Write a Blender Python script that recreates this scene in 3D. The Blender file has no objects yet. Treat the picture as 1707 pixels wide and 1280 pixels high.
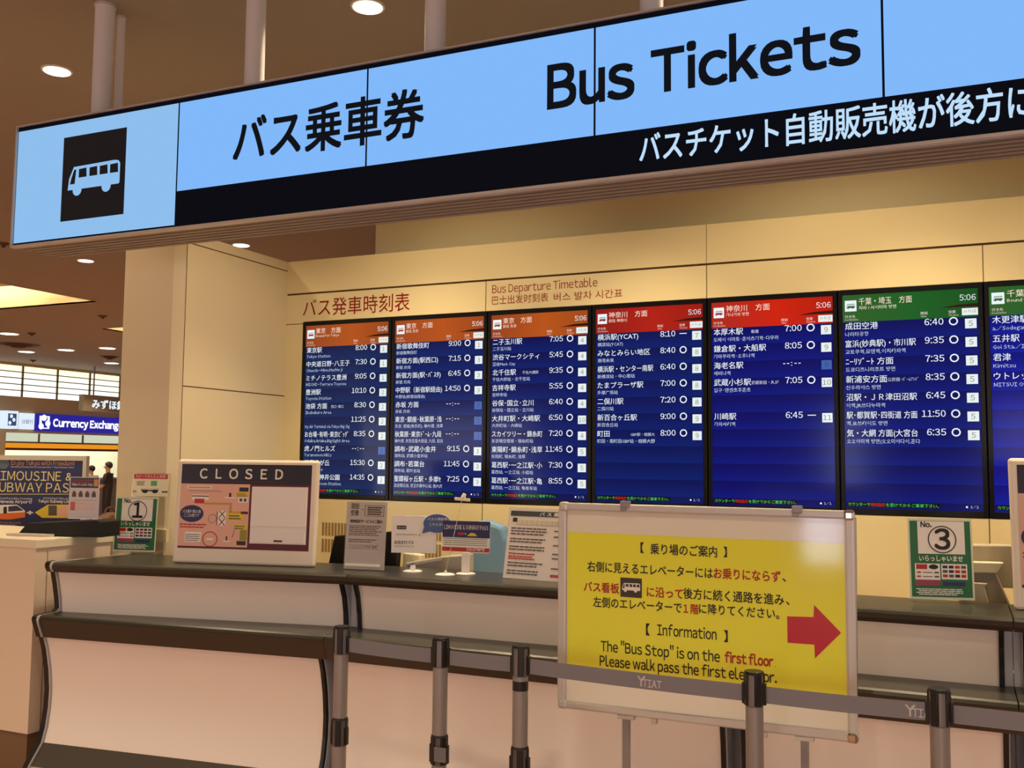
import bpy, bmesh, math, random
from mathutils import Vector, Matrix
random.seed(5)
SC = bpy.context.scene
COL = SC.collection

# ------------------------------------------------------------------ camera
FPX, YAW, PITCH, ROLL, EYE = 1634.0, 0.4223, 0.0770, 0.0095, 1.58
_f = Vector((-math.sin(YAW)*math.cos(PITCH), math.cos(YAW)*math.cos(PITCH), math.sin(PITCH)))
_r0 = Vector((math.cos(YAW), math.sin(YAW), 0)); _u0 = _r0.cross(_f)
RIGHT = math.cos(ROLL)*_r0+math.sin(ROLL)*_u0; UP = -math.sin(ROLL)*_r0+math.cos(ROLL)*_u0; FWD = _f
CAM = Vector((0, 0, EYE))
cd = bpy.data.cameras.new('camera'); cd.sensor_fit = 'HORIZONTAL'; cd.sensor_width = 36; cd.lens = FPX/1707*36
cd.clip_start = .05; cd.clip_end = 200
co = bpy.data.objects.new('camera', cd); COL.objects.link(co)
M4 = Matrix((RIGHT, UP, -FWD)).transposed().to_4x4(); M4.translation = CAM
co.matrix_world = M4; SC.camera = co

# ------------------------------------------------------------------ light and exposure
SC.view_settings.view_transform = 'Standard'; SC.view_settings.look = 'None'
SC.view_settings.gamma = 1; SC.view_settings.use_curve_mapping = False
SC.view_settings.exposure = 0.0
WARM = (1.0, .785, .49)
wd = bpy.data.worlds.new('world'); SC.world = wd; wd.use_nodes = True
wd.node_tree.nodes['Background'].inputs[0].default_value = (1.0, .88, .80, 1)
wd.node_tree.nodes['Background'].inputs[1].default_value = .65
CEIL = EYE+2.30
def spot(x, y, z, power, size=120, blend=.6, color=WARM, rad=.06, aim=(0, 0, -1)):
    l = bpy.data.lights.new('ceiling_spot_lamp', 'SPOT'); l.energy = power; l.spot_size = math.radians(size)
    l.spot_blend = blend; l.color = color; l.shadow_soft_size = rad
    o = bpy.data.objects.new('ceiling_spot_lamp', l); COL.objects.link(o); o.location = (x, y, z)
    o.rotation_euler = Vector(aim).to_track_quat('-Z', 'Y').to_euler()
    return o
SPOT_W = 150
for j in range(-2, 4):                              # the hall's grid of downlights
    for k in range(-4, 4):
        x, y = -4.844+2.172*k, 4.09+4.28*j
        if y > 5 and x > -5.5: continue
        staff = 4 < y < 4.2 and x > -4
        spot(x, y, CEIL-.03, *((SPOT_W*.78, 134, .7) if staff else (SPOT_W*(1.25 if -2 < y < 1 else 1),)))
for k in range(-2, 4): spot(-3.75+2.172*k, 1.95, CEIL-.03, SPOT_W*.32)  # unseen extra row between the grid rows, added for more front light
for k in range(0, 4): spot(-2.85+1.35*k, 4.36, CEIL-.03, 170, 74, .55)   # narrow spots added on the staff side to brighten the lower wall
for px, py in ((-16.3, 13.0), (-18.7, 15.3), (-17.6, 15.4), (-16.4, 15.5), (-19.0, 18.0), (-13, 15)):
    spot(px, py, CEIL-.03, SPOT_W)
def area(loc, sx, sy, power, color, aim):
    l = bpy.data.lights.new('tray_lamp', 'AREA'); l.shape = 'RECTANGLE'; l.size = sx; l.size_y = sy; l.energy = power; l.color = color
    o = bpy.data.objects.new('tray_lamp', l); COL.objects.link(o); o.location = loc
    o.rotation_euler = Vector(aim).to_track_quat('-Z', 'Y').to_euler(); return o

# ------------------------------------------------------------------ materials
def s2l(c): return tuple((v/12.92 if v <= .04045 else ((v+.055)/1.055)**2.4) for v in (x/255 for x in c))
_m = {}
def mat(name, rgb, rough=.5, metal=0, spec=.5, noise=0, nscale=20, bump=0):
    if name in _m: return _m[name]
    m = bpy.data.materials.new(name); m.use_nodes = True; nt = m.node_tree; b = nt.nodes['Principled BSDF']
    c = s2l(rgb)
    b.inputs['Base Color'].default_value = (*c, 1); b.inputs['Roughness'].default_value = rough
    b.inputs['Metallic'].default_value = metal; b.inputs['Specular IOR Level'].default_value = spec
    if noise or bump:
        tc = nt.nodes.new('ShaderNodeTexCoord'); n = nt.nodes.new('ShaderNodeTexNoise'); n.inputs['Scale'].default_value = nscale
        n.inputs['Detail'].default_value = 4
        nt.links.new(tc.outputs['Object'], n.inputs['Vector'])
        if noise:
            mx = nt.nodes.new('ShaderNodeMix'); mx.data_type = 'RGBA'
            mx.inputs[6].default_value = (*[v*(1-noise) for v in c], 1); mx.inputs[7].default_value = (*[min(1, v*(1+noise)) for v in c], 1)
            nt.links.new(n.outputs['Fac'], mx.inputs[0]); nt.links.new(mx.outputs[2], b.inputs['Base Color'])
        if bump:
            bp = nt.nodes.new('ShaderNodeBump'); bp.inputs['Strength'].default_value = bump; bp.inputs['Distance'].default_value = .01
            nt.links.new(n.outputs['Fac'], bp.inputs['Height']); nt.links.new(bp.outputs[0], b.inputs['Normal'])
    _m[name] = m; return m
def em(name, rgb, s=1.0, rough=.12, spec=.25):
    if name in _m: return _m[name]
    m = bpy.data.materials.new(name); m.use_nodes = True; b = m.node_tree.nodes['Principled BSDF']
    b.inputs['Base Color'].default_value = (.004, .004, .005, 1); b.inputs['Roughness'].default_value = rough
    b.inputs['Specular IOR Level'].default_value = spec
    b.inputs['Emission Color'].default_value = (*s2l(rgb), 1); b.inputs['Emission Strength'].default_value = s
    _m[name] = m; return m
def ramp_em(name, axis, stops, s=1.0, period=None, off=0.0, rough=.12, spec=.25):
    """glowing screen whose displayed picture is a colour ramp along the object's own axis (metres); period repeats it"""
    if name in _m: return _m[name]
    m = em(name, (0, 0, 0), s, rough, spec*.6); nt = m.node_tree; b = nt.nodes['Principled BSDF']
    tc = nt.nodes.new('ShaderNodeTexCoord'); sp = nt.nodes.new('ShaderNodeSeparateXYZ'); nt.links.new(tc.outputs['Object'], sp.inputs[0])
    ma = nt.nodes.new('ShaderNodeMath'); ma.operation = 'MULTIPLY_ADD'; nt.links.new(sp.outputs[axis], ma.inputs[0])
    ma.inputs[1].default_value = 1/(period or 1); ma.inputs[2].default_value = off
    last = ma
    if period:
        fr = nt.nodes.new('ShaderNodeMath'); fr.operation = 'FRACT'; nt.links.new(ma.outputs[0], fr.inputs[0]); last = fr
    cr = nt.nodes.new('ShaderNodeValToRGB'); nt.links.new(last.outputs[0], cr.inputs[0])
    e = cr.color_ramp.elements
    for i, (p, c) in enumerate(stops):
        el = e[i] if i < 2 else e.new(p)
        el.position = p; el.color = (*s2l(c), 1)
    nt.links.new(cr.outputs[0], b.inputs['Emission Color']); return m
def clear(name, tint=(1, 1, 1), gloss=.10):
    if name in _m: return _m[name]
    m = bpy.data.materials.new(name); m.use_nodes = True; nt = m.node_tree; nt.nodes.clear()
    o = nt.nodes.new('ShaderNodeOutputMaterial'); mx = nt.nodes.new('ShaderNodeMixShader')
    t = nt.nodes.new('ShaderNodeBsdfTransparent'); g = nt.nodes.new('ShaderNodeBsdfGlossy')
    t.inputs[0].default_value = (*tint, 1); g.inputs['Roughness'].default_value = .08; mx.inputs[0].default_value = gloss
    nt.links.new(t.outputs[0], mx.inputs[1]); nt.links.new(g.outputs[0], mx.inputs[2]); nt.links.new(mx.outputs[0], o.inputs[0])
    _m[name] = m; return m

WALLC = mat('cream laminate', (227, 211, 164), .27, noise=.015, nscale=3)
WALLU = mat('cream painted wall', (234, 224, 182), .55)
PILLAR = mat('ivory panel', (226, 210, 176), .45)
GROOVE = mat('dark groove', (96, 66, 40), .8)
CEILM = mat('ceiling paint', (160, 150, 140), .9, noise=.03, nscale=1.5, bump=.05)
FLOORM = mat('floor carpet tile', (164, 124, 98), .7, noise=.12, nscale=6)
WHITE = mat('white laminate', (238, 228, 222), .35, noise=.012, nscale=2)
OLIVE = mat('dark olive counter laminate', (50, 48, 40), .3, spec=.4, noise=.06, nscale=30)
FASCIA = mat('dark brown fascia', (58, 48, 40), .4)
BLACK = mat('black plastic', (14, 13, 14), .35)
BLACKM = mat('matte black', (10, 10, 11), .7)
STEEL = mat('satin aluminium', (150, 144, 144), .36, metal=.5)
SILVER = mat('silver frame', (206, 200, 196), .35, metal=.25)
PALE = mat('pale grey edge', (188, 188, 196), .4)
BEIGE = mat('beige plastic', (214, 204, 172), .5)
BROWN = mat('brown plinth', (120, 92, 66), .5)
WHITEP = mat('white paper', (236, 228, 226), .5)
BOARDW = mat('white board', (236, 230, 218), .07)
INK = mat('black ink', (26, 22, 24), .5)
GREYINK = mat('grey ink', (88, 80, 80), .6)
REDINK = mat('red ink', (176, 40, 30), .5)
SCRW = em('screen white', (236, 244, 250))
ACR = clear('clear acrylic')

# ------------------------------------------------------------------ geometry helpers
def ray(x, y): return FWD+RIGHT*((x-853.5)/FPX)-UP*((y-640)/FPX)
def on(x, y, X=None, Y=None, Z=None):
    """world point on a real plane X=, Y= or Z= that the photograph shows at (x, y)"""
    d = ray(x, y)
    t = X/d.x if X is not None else (Y/d.y if Y is not None else (Z-EYE)/d.z)
    return CAM+d*t
class Panel:
    def __init__(s, o, ex, ez, W, H):
        s.o, s.ex, s.ez, s.W, s.H = Vector(o), Vector(ex).normalized(), Vector(ez).normalized(), W, H; s.n = s.ex.cross(s.ez)
    def pt(s, u, v, d=0): return s.o+s.ex*u+s.ez*v+s.n*d
    def uv(s, x, y):
        d = ray(x, y); t = (s.o-CAM).dot(s.n)/d.dot(s.n); p = CAM+d*t-s.o
        return p.dot(s.ex), p.dot(s.ez)
def stand_panel(bl, br, hpx, z, tilt=0, flip=False):
    a, b = on(*bl, Z=z), on(*br, Z=z); ex = (b-a).normalized(); back = Vector((-ex.y, ex.x, 0))
    ez = (Vector((0, 0, 1))*math.cos(tilt)+back*math.sin(tilt))
    return Panel(a, ex, ez, (b-a).length, hpx*(a-CAM).dot(FWD)/FPX)
def facing_panel(cx, cy, dist, w, h, yaw=0.0, tilt=0.0):
    """panel of w x h metres centred where the photo shows (cx,cy), dist metres along the view, turned by yaw from the wall plane"""
    c = CAM+ray(cx, cy)*dist; ex = Vector((math.cos(yaw), math.sin(yaw), 0)); back = Vector((-ex.y, ex.x, 0))
    ez = Vector((0, 0, 1))*math.cos(tilt)+back*math.sin(tilt)
    return Panel(c-ex*w/2-ez*h/2, ex, ez, w, h)
_g = {}
def glyphs(s, bold, res):
    k = (s, bold, res)
    if k in _g: return _g[k]
    if bold > 0:                                    # heavier weight: the same outlines laid over each other, slightly shifted
        V0, F0, a, b = glyphs(s, 0, res); V, F = [], []
        sh = [(-bold, -bold), (bold, -bold), (bold, bold), (-bold, bold)] if bold >= .01 else [(-bold, 0), (bold, 0)]
        for zi, (dx, dy) in enumerate(sh):
            n0 = len(V); V += [(v[0]+dx, v[1]+dy, zi*4e-5) for v in V0]; F += [tuple(n0+i for i in f) for f in F0]
        _g[k] = (V, F, a-bold, b+bold); return _g[k]
    if len(s) > 1 and all(32 <= ord(c) < 127 for c in s):   # western text set from the wide letterforms, close spaced
        V, F, x = [], [], 0.0
        for c in s:
            if c == ' ': x += .24; continue
            v, f, a, b = glyphs(chr(ord(c)+0xFEE0), 0, res); n0 = len(V); x += .035 if c in 'acdegoqstvwxyzkrf,.:/Tf()' else .055
            V += [(q[0]-a+x, q[1]) for q in v]; F += [tuple(n0+i for i in ff) for ff in f]; x += b-a+(.035 if c in 'acegkosrtvwxyz,.:/Tf()' else .055)
        xs = [v[0] for v in V] or [0, 1]
        _g[k] = (V, F, min(xs), max(xs)); return _g[k]
    c = bpy.data.curves.new('t', 'FONT'); c.body = s; c.resolution_u = res; c.offset = bold; c.dimensions = '2D'; c.fill_mode = 'BOTH'
    o = bpy.data.objects.new('t', c); COL.objects.link(o)
    dg = bpy.context.evaluated_depsgraph_get(); m = bpy.data.meshes.new_from_object(o.evaluated_get(dg))
    V = [(v.co.x, v.co.y) for v in m.vertices]; F = [tuple(p.vertices) for p in m.polygons]
    bpy.data.objects.remove(o); bpy.data.curves.remove(c); bpy.data.meshes.remove(m)
    xs = [v[0] for v in V] or [0, 1]
    _g[k] = (V, F, min(xs), max(xs)); return _g[k]
class MB:
    def __init__(s): s.v, s.f, s.m, s.sm, s.mats = [], [], [], [], []
    def mi(s, m):
        if m not in s.mats: s.mats.append(m)
        return s.mats.index(m)
    def add(s, V, F, m, smooth=False):
        b = len(s.v); s.v += [Vector(p) for p in V]; i = s.mi(m)
        for f in F: s.f.append(tuple(b+k for k in f)); s.m.append(i); s.sm.append(smooth)
    def hexa(s, P, m): s.add(P, [(0, 3, 2, 1), (4, 5, 6, 7), (0, 1, 5, 4), (1, 2, 6, 5), (2, 3, 7, 6), (3, 0, 4, 7)], m)
    def box(s, a, b, m):
        x0, x1 = sorted((a[0], b[0])); y0, y1 = sorted((a[1], b[1])); z0, z1 = sorted((a[2], b[2]))
        s.hexa([(x0, y0, z0), (x1, y0, z0), (x1, y1, z0), (x0, y1, z0), (x0, y0, z1), (x1, y0, z1), (x1, y1, z1), (x0, y1, z1)], m)
    def pbox(s, p, u0, v0, u1, v1, d0, d1, m):
        s.hexa([p.pt(u0, v0, d0), p.pt(u1, v0, d0), p.pt(u1, v1, d0), p.pt(u0, v1, d0), p.pt(u0, v0, d1), p.pt(u1, v0, d1), p.pt(u1, v1, d1), p.pt(u0, v1, d1)], m)
    def quad(s, p, u0, v0, u1, v1, m, d=.001): s.add([p.pt(u0, v0, d), p.pt(u1, v0, d), p.pt(u1, v1, d), p.pt(u0, v1, d)], [(0, 1, 2, 3)], m)
    def poly(s, p, uv, m, d=.001): s.add([p.pt(u, v, d) for u, v in uv], [tuple(range(len(uv)))], m)
    def pq(s, p, x0, y0, x1, y1, m, d=.001):          # rectangle between two points of the photo, on panel p
        a, b = p.uv(x0, y1), p.uv(x1, y0); s.quad(p, a[0], a[1], b[0], b[1], m, d)
    def pquad(s, p, pts, m, d=.001): s.poly(p, [p.uv(*q) for q in pts], m, d)
    def ring(s, p, u, v, r0, r1, m, d=.001, n=28, asp=1):
        V = [p.pt(u+r*asp*math.cos(t), v+r*math.sin(t), d) for r in (r0, r1) for t in (2*math.pi*i/n for i in range(n))]
        s.add(V, [(i, (i+1) % n, n+(i+1) % n, n+i) for i in range(n)], m)
    def oval(s, p, u, v, a, b, m, d=.001, n=32): s.poly(p, [(u+a*math.cos(2*math.pi*i/n), v+b*math.sin(2*math.pi*i/n)) for i in range(n)], m, d)
    def text(s, p, t, u, v, h, m, w=None, d=.0015, align='L', bold=0, res=2, wmax=None):
        """t on panel p: left (or C/R) at u, baseline v, em height h, squeezed to width w"""
        V, F, x0, x1 = glyphs(t, bold, res); sx = h
        if w: sx = w/max(1e-6, x1-x0)
        if wmax and (x1-x0)*h > wmax: sx = wmax/(x1-x0)
        W = (x1-x0)*sx; o = u-(W if align == 'R' else W/2 if align == 'C' else 0)
        s.add([p.pt(o+(q[0]-x0)*sx, v+q[1]*h, d+(q[2] if len(q) > 2 else 0)) for q in V], F, m)
    def ptext(s, p, t, x0, x1, ybase, hpx, m, d=.0015, bold=0, res=2):
        """text whose left/right end and baseline (y at x0) the photo shows; hpx = cap/kanji height in photo pixels"""
        a = p.uv(x0, ybase); up = p.uv(x0, ybase-hpx)
        b = p.uv(x1, ybase)
        s.text(p, t, a[0], a[1], (up[1]-a[1])/.72 if all(ord(c) < 0x2000 for c in t) else (up[1]-a[1])/.86, m, w=b[0]-a[0], d=d, bold=bold, res=res)
    def loft(s, A, B, m, close=True, caps=True, smooth=False, nsm=0):
        n = len(A); F = [(i, (i+1) % n, n+(i+1) % n, n+i) for i in range(n if close else n-1)]
        s.add(list(A)+list(B), F, m, smooth)
        for i in range(nsm): s.sm[len(s.sm)-len(F)+i] = True
        if caps: s.add(list(A), [tuple(range(n))], m); s.add(list(B), [tuple(reversed(range(n)))], m)
    def cyl(s, a, b, r0, m, r1=None, n=20, caps=True):
        a, b = Vector(a), Vector(b); r1 = r0 if r1 is None else r1; ax = (b-a).normalized()
        e = ax.orthogonal().normalized(); g = ax.cross(e)
        A = [a+(e*math.cos(t)+g*math.sin(t))*r0 for t in (2*math.pi*i/n for i in range(n))]
        B = [b+(e*math.cos(t)+g*math.sin(t))*r1 for t in (2*math.pi*i/n for i in range(n))]
        s.add(A+B, [(i, (i+1) % n, n+(i+1) % n, n+i) for i in range(n)], m, True)
        if caps: s.add(A, [tuple(reversed(range(n)))], m); s.add(B, [tuple(range(n))], m)
    def build(s, name, parent=None, bevel=0, solid=True):
        me = bpy.data.meshes.new(name)
        org = s.parent_org(parent)
        me.from_pydata([v-org for v in s.v], [], s.f)
        for m in s.mats: me.materials.append(m)
        for i, p in enumerate(me.polygons): p.material_index = s.m[i]; p.use_smooth = s.sm[i]
        if solid:
            bm = bmesh.new(); bm.from_mesh(me); bmesh.ops.remove_doubles(bm, verts=bm.verts, dist=1e-5)
            bmesh.ops.recalc_face_normals(bm, faces=bm.faces); bm.to_mesh(me); bm.free()
        if any(s.sm): me.set_sharp_from_angle(angle=math.radians(38))
        o = bpy.data.objects.new(name, me); COL.objects.link(o)
        if parent: o.parent = parent
        if bevel:
            b = o.modifiers.new('edge', 'BEVEL'); b.width = bevel; b.segments = 2; b.limit_method = 'ANGLE'; b.angle_limit = math.radians(40)
        return o
    @staticmethod
    def parent_org(p):
        v = Vector((0, 0, 0))
        while p: v += p.location; p = p.parent
        return v
def thing(name, label, cat, loc, group=None):
    o = bpy.data.objects.new(name, None); COL.objects.link(o); o.location = loc; o.empty_display_size = .1
    o['label'] = label; o['category'] = cat
    if group: o['group'] = group
    return o
def struct(mb, name, **k): o = mb.build(name, **k); o['kind'] = 'structure'; return o

# pictogram of a bus, drawn in a 100 x 60 box: facing left, as on the signs
def bus_icon(mb, p, u, v, w, h, m, hole, d=.0014, mirror=False):
    def X(q): return [(u+(100-a if mirror else a)/100*w, v+b/60*h) for a, b in q]
    body = [(2, 10), (4, 34), (12, 58), (88, 60), (95, 58), (98, 52), (98, 12), (96, 10)]
    mb.poly(p, X(body), m, d)
    for cx in (20, 74): mb.oval(p, u+(100-cx if mirror else cx)/100*w, v+9/60*h, .085*w, .085*w, m, d+.0001, 16)
    mb.poly(p, X([(6, 22), (8, 34), (13, 52), (17, 52), (15, 22)]), hole, d+.0003)
    for a in (22, 42, 61, 80): mb.poly(p, X([(a, 34), (a, 52), (a+14, 53), (a+15, 34)]), hole, d+.0003)

# ------------------------------------------------------------------ structure
S = 1.10                                            # the wall plane
YW = 4.7135*S
XP, YP = -3.59*S, 3.835*S                           # side panel plane and pillar front
ZT = EYE+1.161*S                                    # top of the timetable wall
def wz(x, y): return on(x, y, Y=YW)
ZD0, ZD1 = on(534, 831.3, Y=YW).z, on(505, 536, Y=YW).z-.002   # opening of the display row
seps = [(505, 536, 505, 536)]+[(652.9, 528.7, 648.3, 833), (812.4, 518.2, 809.8, 836), (986.8, 508, 985, 834), (1178.7, 494.5, 1179.9, 839), (1398.2, 481, 1398.8, 841), (1640.7, 464, 1647, 858)]
SX = [(on(a, b, Y=YW).x+on(c, d, Y=YW).x)/2 for a, b, c, d in seps]
SX += [SX[-1]+.662, SX[-1]+1.324]
XR = SX[-1]+.3

mb = MB(); mb.box((-32, -9, -.05), (9, 24, 0), FLOORM); struct(mb, 'floor')

# ceiling with two lit coffers
def grid_plane(mb, xs, ys, holes, z, m):
    for i in range(len(xs)-1):
        for j in range(len(ys)-1):
            c = ((xs[i]+xs[i+1])/2, (ys[j]+ys[j+1])/2)
            if any(a < c[0] < b and p < c[1] < q for a, b, p, q in holes): continue
            mb.box((xs[i], ys[j], z), (xs[i+1], ys[j+1], z+.02), m)
CO = [(-18.2, -11.66, 6.4, 10.72), (-14.06, -8.9, 13.07, 15.6)]
mb = MB()
grid_plane(mb, [-32, -18.2, -14.06, -11.66, -8.9, 9], [-9, 6.4, 10.72, 13.07, 15.6, 24], CO, CEIL, CEILM)
COVE = mat('coffer white', (240, 226, 196), .8)
for a, b, p, q in CO:
    for lo, hi in (((a-.02, p, CEIL), (a, q, CEIL+.45)), ((b, p, CEIL), (b+.02, q, CEIL+.45)), ((a, p-.02, CEIL), (b, p, CEIL+.45)), ((a, q, CEIL), (b, q+.02, CEIL+.45))):
        mb.box(lo, hi, COVE)
    mb.box((a, p, CEIL+.45), (b, q, CEIL+.47), COVE)
struct(mb, 'ceiling')
GLOW = em('coffer tray glow', (255, 236, 190), 1.6)
for i, (a, b, p, q) in enumerate(CO):
    t = thing('ceiling_light_tray', ['long glowing light tray inside the large ceiling coffer at upper left', 'light tray in the small far coffer beside the cream pillar'][i], 'ceiling light', ((a+b)/2, (p+q)/2, CEIL+.3), 'coffer light trays')
    mb = MB(); mb.box((a+.9, p+.5, CEIL+.25), (b-.9, q-.45, CEIL+.29), COVE); mb.build('tray', t)
    mb = MB(); mb.box((a+1.0, p+.6, CEIL+.29), (b-1.0, q-.55, CEIL+.31), GLOW); mb.build('lamp_panel', t)
    area(((a+b)/2, (p+q)/2, CEIL+.32), b-a-2, q-p-1.2, 2000, (1, .85, .62), (0, 0, 1))

# timetable wall: boards round the opening of the display row
mb = MB()
y0, y1 = YW, YW+.12
mb.box((XP, y0, 0), (XR, y1, ZD0), WALLC)
mb.box((XP, y0, ZD0), (SX[0], y1, ZD1), WALLC)
mb.box((XR-.25, y0, ZD0), (XR, y1, ZD1), WALLC)
zr = (wz(480, 491).z+wz(1177, 441).z)/2            # reveal above the headline boards
mb.box((XP, y0, ZD1), (XR, y1, zr-.006), WALLC)
mb.box((XP, y0, zr+.006), (XR, y1, ZT), WALLC)
mb.box((XP, y0+.01, zr-.006), (XR, y1, zr+.006), GROOVE)
mb.box((XP, y1, 0), (XR, y1+.02, ZT), GROOVE)
def vline(x, ya, yb, w=.004):
    a, b = wz(x, ya), wz(x, yb); mb.box((a.x-w/2, y0-.0012, b.z), (a.x+w/2, y0+.001, a.z), GROOVE)
xs_ = [wz(810, 495).x, wz(1178, 470).x, wz(1638.5, 440).x]
for x in xs_: mb.box((x-.002, y0-.0012, ZD1), (x+.002, y0+.001, zr-.006), GROOVE)
mb.box((xs_[1]-.001, y0-.0012, zr+.006), (xs_[1]+.001, y0+.001, ZT-.002), GROOVE)
for x in (wz(804, 850).x, wz(1649.5, 880).x): mb.box((x-.002, y0-.0012, ZD0-.26), (x+.002, y0+.001, ZD0), GROOVE)
mb.box((XP, y0-.0012, ZD1-.014), (SX[0], y0+.001, ZD1-.010), GROOVE)
struct(mb, 'wall_back')
mb = MB(); YU = YW+.24
xu = on(626, 400, Y=YU).x
mb.box((xu, YU, ZT-.3), (XR, YU+.1, CEIL), WALLU); struct(mb, 'wall_upper')
# pillar and side return
mb = MB(); xl = on(200, 600, Y=YP).x; ch = .055
pr = [(xl, YP+.02), (xl+.012, YP), (XP-ch, YP), (XP, YP+ch*.8), (XP, YW+.14), (xl, YW+.14)]
mb.loft([(x, y, 0) for x, y in pr], [(x, y, ZT) for x, y in pr], PILLAR)
ya, yb = YP+ch*.8, YW
for z in (EYE+1.106*S, EYE+.361*S): mb.box((XP-.001, ya, z-.003), (XP+.0015, yb, z+.003), GROOVE)
mb.box((XP-.001, ya-.002, 0), (XP+.0012, ya+.002, ZT), GROOVE)
z1, z2 = on(275, 882, Y=YP).z, on(275, 903, Y=YP).z
mb.box((xl, YP-.02, z2), (XP-.02, YP+.001, z1), PILLAR)
struct(mb, 'wall_left', bevel=.003)
# end wall of the ticket office at the right, out of frame
mb = MB(); mb.box((XR, 4.3, 0), (XR+.12, YU+.1, CEIL), WALLC); struct(mb, 'wall_right')

# headline lettering on the wall
hp = Panel((0, YW, 0), (1, 0, 0), (0, 0, 1), 1, 1)
RED1 = mat('headline red', (138, 8, 8), .6, spec=.2); RED2 = mat('headline brown red', (156, 62, 26), .5)
def lettering(name, label, items):
    m = MB(); m.text
    for it in items: m.ptext(*it[0], **it[1])
    c = sum(m.v, Vector())/len(m.v); t = thing(name, label, 'lettering', c); m.build('letters', t, solid=False); return t
def htxt(t, x0, y0, x1, y1, hpx, m, bold=0):
    """a straight headline on the wall from (x0,y0) to (x1,y1)"""
    a, b = hp.uv(x0, y0), hp.uv(x1, y1); up = hp.uv(x0, y0-hpx); k = .72 if all(ord(c) < 0x2000 for c in t) else .86
    return (t, a[0], (a[1]+b[1])/2, (up[1]-a[1])/k, m, b[0]-a[0], bold)
def wall_letters(name, label, L):
    m = MB()
    for t, u, v, h, mm, w, bold in L: m.text(hp, t, u, v, h, mm, w=w, bold=bold, res=3)
    c = sum(m.v, Vector())/len(m.v); t = thing(name, label, 'lettering', c); m.build('letters', t, solid=False)
wall_letters('headline_lettering', 'large dark red Japanese timetable headline on the cream wall above the first displays', [htxt('バス発車時刻表', 505, 525, 683, 516, 27, RED1)])
wall_letters('headline_lettering', 'small brown red English, Chinese and Korean headline on the wall above the third display',
             [htxt('Bus Departure Timetable', 820.5, 488.5, 996, 477.5, 13, RED2), htxt('巴士出发时刻表', 820, 507, 914, 501, 13.5, RED2), htxt('버스 발차 시간표', 923, 501, 1038, 494, 13, RED2)])

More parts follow.
